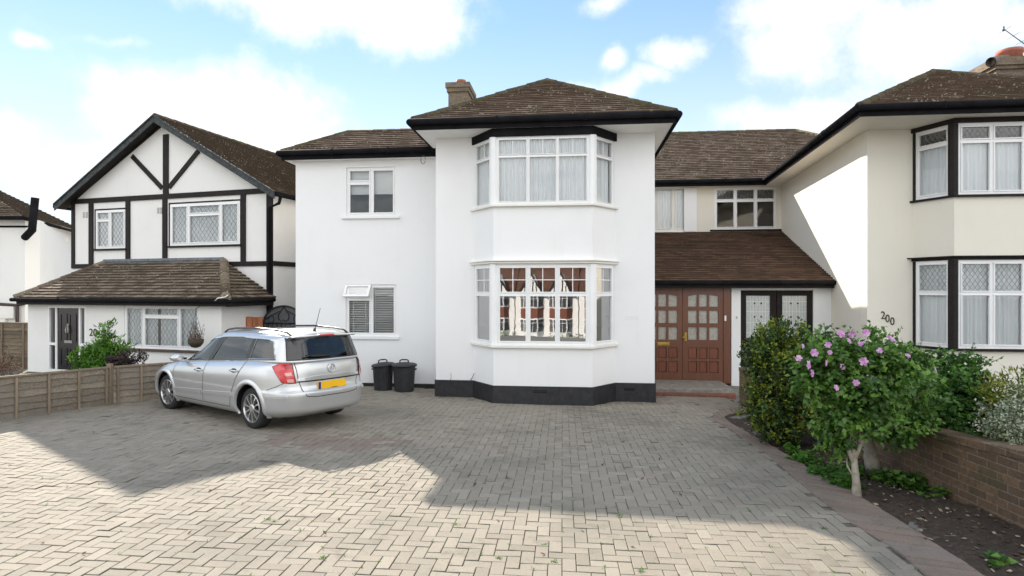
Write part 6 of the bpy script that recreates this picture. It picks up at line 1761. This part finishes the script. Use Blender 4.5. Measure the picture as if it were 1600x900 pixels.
# golden conifers
for (px, py, yy, sz, lab, sd) in ((1555, 612, 6.3, (.22, .25, .2), 'golden feathery conifer bush beside the leafy bush, below the lower bay', 6), (1596, 605, 6.0, (.2, .22, .2), 'golden feathery conifer bush rising above the pale variegated shrub', 7)):
    c = at(px, py, yy); bl = [(c, sz), (c + Vector((0, 0, -.25)), (sz[0] * 1.2, sz[1], .25)), (c + Vector((.1, 0, -.5)), (sz[0] * 1.3, sz[1] * 1.2, .3))]
    base = Vector((c.x, c.y, gz(c.x, c.y) - .05)); fo, tw = foliage(bl, 2600, .075, .016, sd, up=1.0, shell=.4, clump=10, cr=.05, jit=.4)
    plant('golden_conifer', lab, 'shrub', base, fo, CON_Y, branches(base, tw, 14, .01, sd), BARK_D)
# variegated shrub spilling over the wall
y = 5.5; base = Vector((4.75, y, gz(4.75, y)))
bl = [(at(1580, 650, y), (.25, .28, .2)), (at(1604, 672, y - .15), (.26, .25, .16)), (at(1625, 640, y), (.28, .3, .3)), (at(1553, 670, y + .1), (.13, .18, .1)), (at(1556, 640, y + .2), (.12, .16, .14))]
fo, tw = foliage(bl, 4200, .034, .018, 9, up=.3, shell=.45, clump=9, cr=.06, gap=.15, jit=.6)
plant('variegated_shrub', 'pale cream and green variegated shrub trailing over the brick wall top', 'shrub', base, fo, VAR, branches(base, tw, 26, .007, 9), BARK_D)
# low weeds along the kerb and round the trunk
def patch(name, lab, spots, seed, mat, l, wd, n, h):
    r = random.Random(seed); mb = MB(); c0 = G(*spots[0][0])
    for (px, py), rad, cnt in spots:
        c = G(px, py)
        for k in range(cnt):
            a = r.uniform(0, 6.28); q = rad * math.sqrt(r.random()); p = Vector((c.x + q * math.cos(a), c.y + q * math.sin(a) * 1.2, 0)); p.z = gz(p.x, p.y) - .03
            hh = h * r.uniform(.3, 1.0) * (1 - .5 * q / rad)
            top_ = p + Vector((r.uniform(-.05, .05), r.uniform(-.05, .05), hh)); mb.rv = r.random()
            mb.tube([p, top_], .002, 3, cap=False)
            for j in range(5):
                mb.rv = min(.99, max(.01, r.gauss(.5, .25))); dd = Vector((r.uniform(-1, 1), r.uniform(-1, 1), r.uniform(-.1, .5))); leaf(mb, top_ - Vector((0, 0, r.uniform(0, hh * .5))), dd, Vector((0, 0, 1)) + rdir(r) * .3, l * r.uniform(.6, 1.2), wd * r.uniform(.7, 1.2), .2, .2)
    o = mb.build(name, mat); tag(o, lab, 'weeds', kind='stuff'); return o
patch('weeds', 'bright green weeds growing along the kerb left of the pale trunk', [((1262, 722), .17, 60), ((1295, 742), .18, 80), ((1318, 758), .14, 60), ((1240, 708), .12, 30), ((1330, 740), .14, 40), ((1215, 690), .10, 18)], 11, WEED, .055, .045, 1, .20)
patch('ground_ivy', 'round leaved ground cover at the foot of the brick wall', [((1405, 752), .16, 50), ((1435, 757), .16, 55), ((1380, 748), .12, 30), ((1470, 775), .06, 8), ((1555, 880), .05, 6)], 12, HIB, .07, .07, 1, .16)
# conifer and purple shrub on the far side of the fence
y = 11.6; base = at(158, 600, y); base.z = gz(base.x, base.y)
bl = [(at(157, 560, y), (.42, .4, .30)), (at(165, 540, y), (.26, .28, .34)), (at(168, 520, y), (.14, .15, .26)), (at(135, 558, y), (.24, .25, .14)), (at(188, 548, y), (.2, .22, .22)), (at(169, 505, y), (.06, .06, .14)), (at(140, 572, y), (.3, .3, .16))]
fo, tw = foliage(bl, 5200, .10, .026, 21, up=.7, shell=.45, clump=10, cr=.07, gap=.15, jit=.45)
plant('dwarf_conifer', 'bright green pointed dwarf conifer behind the fence by the black front door', 'conifer', base, fo, CON, branches(base, tw, 20, .018, 21), BARK_D)
y = 11.2; base = at(208, 590, y); base.z = gz(base.x, base.y)
bl = [(at(195, 562, y), (.22, .25, .22)), (at(214, 560, y), (.20, .22, .16)), (at(180, 566, y), (.16, .2, .2))]
fo, tw = foliage(bl, 1800, .05, .028, 22, up=.6, shell=.5, clump=8, cr=.06)
plant('purple_shrub', 'dark purple leaved shrub behind the fence beside the dwarf conifer', 'shrub', base, fo, PUR, branches(base, tw, 12, .01, 22), BARK_D)
y = 11.3; base = at(6, 600, y); base.z = gz(base.x, base.y)
bl = [(at(6, 570, y), (.28, .28, .22)), (at(-14, 562, y), (.3, .3, .3)), (at(18, 578, y), (.16, .2, .16))]
fo, tw = foliage(bl, 1700, .05, .018, 23, up=.9, shell=.5, clump=9, cr=.05)
plant('dry_shrub', 'dried brown shrub between the low fence and the taller slatted fence', 'shrub', base, fo, DRY, branches(base, tw, 16, .008, 23), BARK_D)
# hanging basket by the lean-to window
c = at(306, 532, 12.9); hb = empty('hanging_basket', c); tag(hb, 'dark round hanging basket with wiry stems beside the leaded lean-to window', 'hanging basket')
m = MB(); m.smooth = True; m.lathe([(.01, -.16), (.09, -.14), (.15, -.06), (.165, .02), (.15, .025), (.02, .03)], 18); m.build('basket', plain('coir_basket', (.06, .045, .03), .95, var=.6, scale=25, bmp=.8), hb)
m = MB()
for k in range(3): t = k * 2.1; m.tube([(.16 * math.cos(t), .16 * math.sin(t), .02), (0, 0, .62)], .004, 4)
m.tube([(0, 0, .62), (0, .0, .70), (-.0, .30, .78), (0, 1.1, .80)], .008, 5); m.build('hanger', IRON, hb)
r = random.Random(31); m = MB()
for k in range(60):
    p = Vector((r.uniform(-.12, .12), r.uniform(-.12, .12), .02)); q = p + Vector((r.uniform(-.08, .08), r.uniform(-.08, .08), r.uniform(.05, .42))); m.rv = r.random(); m.tube([p, q], .003, 3, cap=False)
    for j in range(3): leaf(m, p.lerp(q, r.random()), rdir(r), rdir(r), .045, .014)
m.build('dried_plant', DRY, hb)

hy = -36.5; hg = empty('garden_hedge', (-7.5, hy, gsheet(-7.5, hy))); tag(hg, 'dark clipped hedge across the road, mirrored along the foot of the bay panes', 'hedge')
fo, tw = foliage([((x - 7.5, hy, gsheet(0, hy) + .55), (1.3, .5, .75)) for x in (-9, -7, -5, -3, 2, 4, 6, 8)], 4200, .16, .12, 33, up=.3, shell=.4, clump=6, cr=.2)
fo.v = [tuple(Vector(v) - hg.location) for v in fo.v]; fo.build('foliage', HIB, hg)
# front garden of the cream house
gd = MB(); n_ = 14
vv = [[gd.vert((WX + .1 + (12 - WX) * i / n_, 3.0 + 8.6 * j / n_, gz(WX + .1 + (12 - WX) * i / n_, 3.0 + 8.6 * j / n_) + .0 + random.Random(i * 31 + j).uniform(-.02, .02))) for i in range(n_ + 1)] for j in range(n_ + 1)]
gd.smooth = True
for j in range(n_):
    for i in range(n_): gd.face((vv[j][i], vv[j][i + 1], vv[j + 1][i + 1], vv[j + 1][i]))
tag(gd.build('garden_soil', SOIL), None, None, kind='structure')
# fallen leaves and moss in the joints
r = random.Random(40); lf = MB()
LV_PX = [(66, 746), (108, 760), (330, 768), (20, 727), (292, 836), (940, 728), (972, 692), (908, 828), (1066, 776), (985, 855), (852, 866), (780, 814), (1001, 750), (612, 703), (630, 708), (510, 836), (380, 785), (145, 676), (128, 868), (690, 700), (1030, 720), (1045, 668), (1000, 642), (740, 760), (530, 815), (70, 850)]
for (px, py) in LV_PX:
    p = G(px, py) + Vector((0, 0, .004)); lf.rv = r.random(); t = r.uniform(0, 6.3); leaf(lf, p, Vector((math.cos(t), math.sin(t), .15)), Vector((0, 0, 1)), r.uniform(.03, .06), r.uniform(.018, .03), .5, -.25)
tag(lf.build('fallen_leaves', leaf_mat('fallen_leaf', [(.10, .03, .012), (.16, .08, .02), (.05, .025, .012)], .7, .1)), 'brown fallen leaves scattered over the paving', 'leaves', kind='stuff')
ms = MB()
def tuft(x, y, n, s):
    for k in range(n):
        p = Vector((x + r.gauss(0, s), y + r.gauss(0, s), 0)); p.z = gz(p.x, p.y) - .004; ms.rv = r.random(); leaf(ms, p, Vector((r.uniform(-1, 1), r.uniform(-1, 1), .9)), rdir(r), r.uniform(.012, .03), .007)
for (px, py) in ((430, 665 + 150), (852, 852), (968, 806), (712, 820), (1405, 828), (1420, 862), (1288, 826), (866, 878), (1330, 815), (780, 872), (420, 812), (1002, 892), (1440, 878), (505, 872)):
    p = G(px, py); tuft(p.x, p.y, 22, .014)
for k in range(320):
    i, j = r.randint(-60, 45), r.randint(22, 80); x, y_ = i * U, j * U; X, Y = x * ca - y_ * sa, x * sa + y_ * ca
    if not inside((X, Y), bed_poly): tuft(X, Y, 4, .008)
tag(ms.build('joint_weeds', WEED), 'tiny weeds and moss sprouting in the paving joints', 'weeds', kind='stuff')
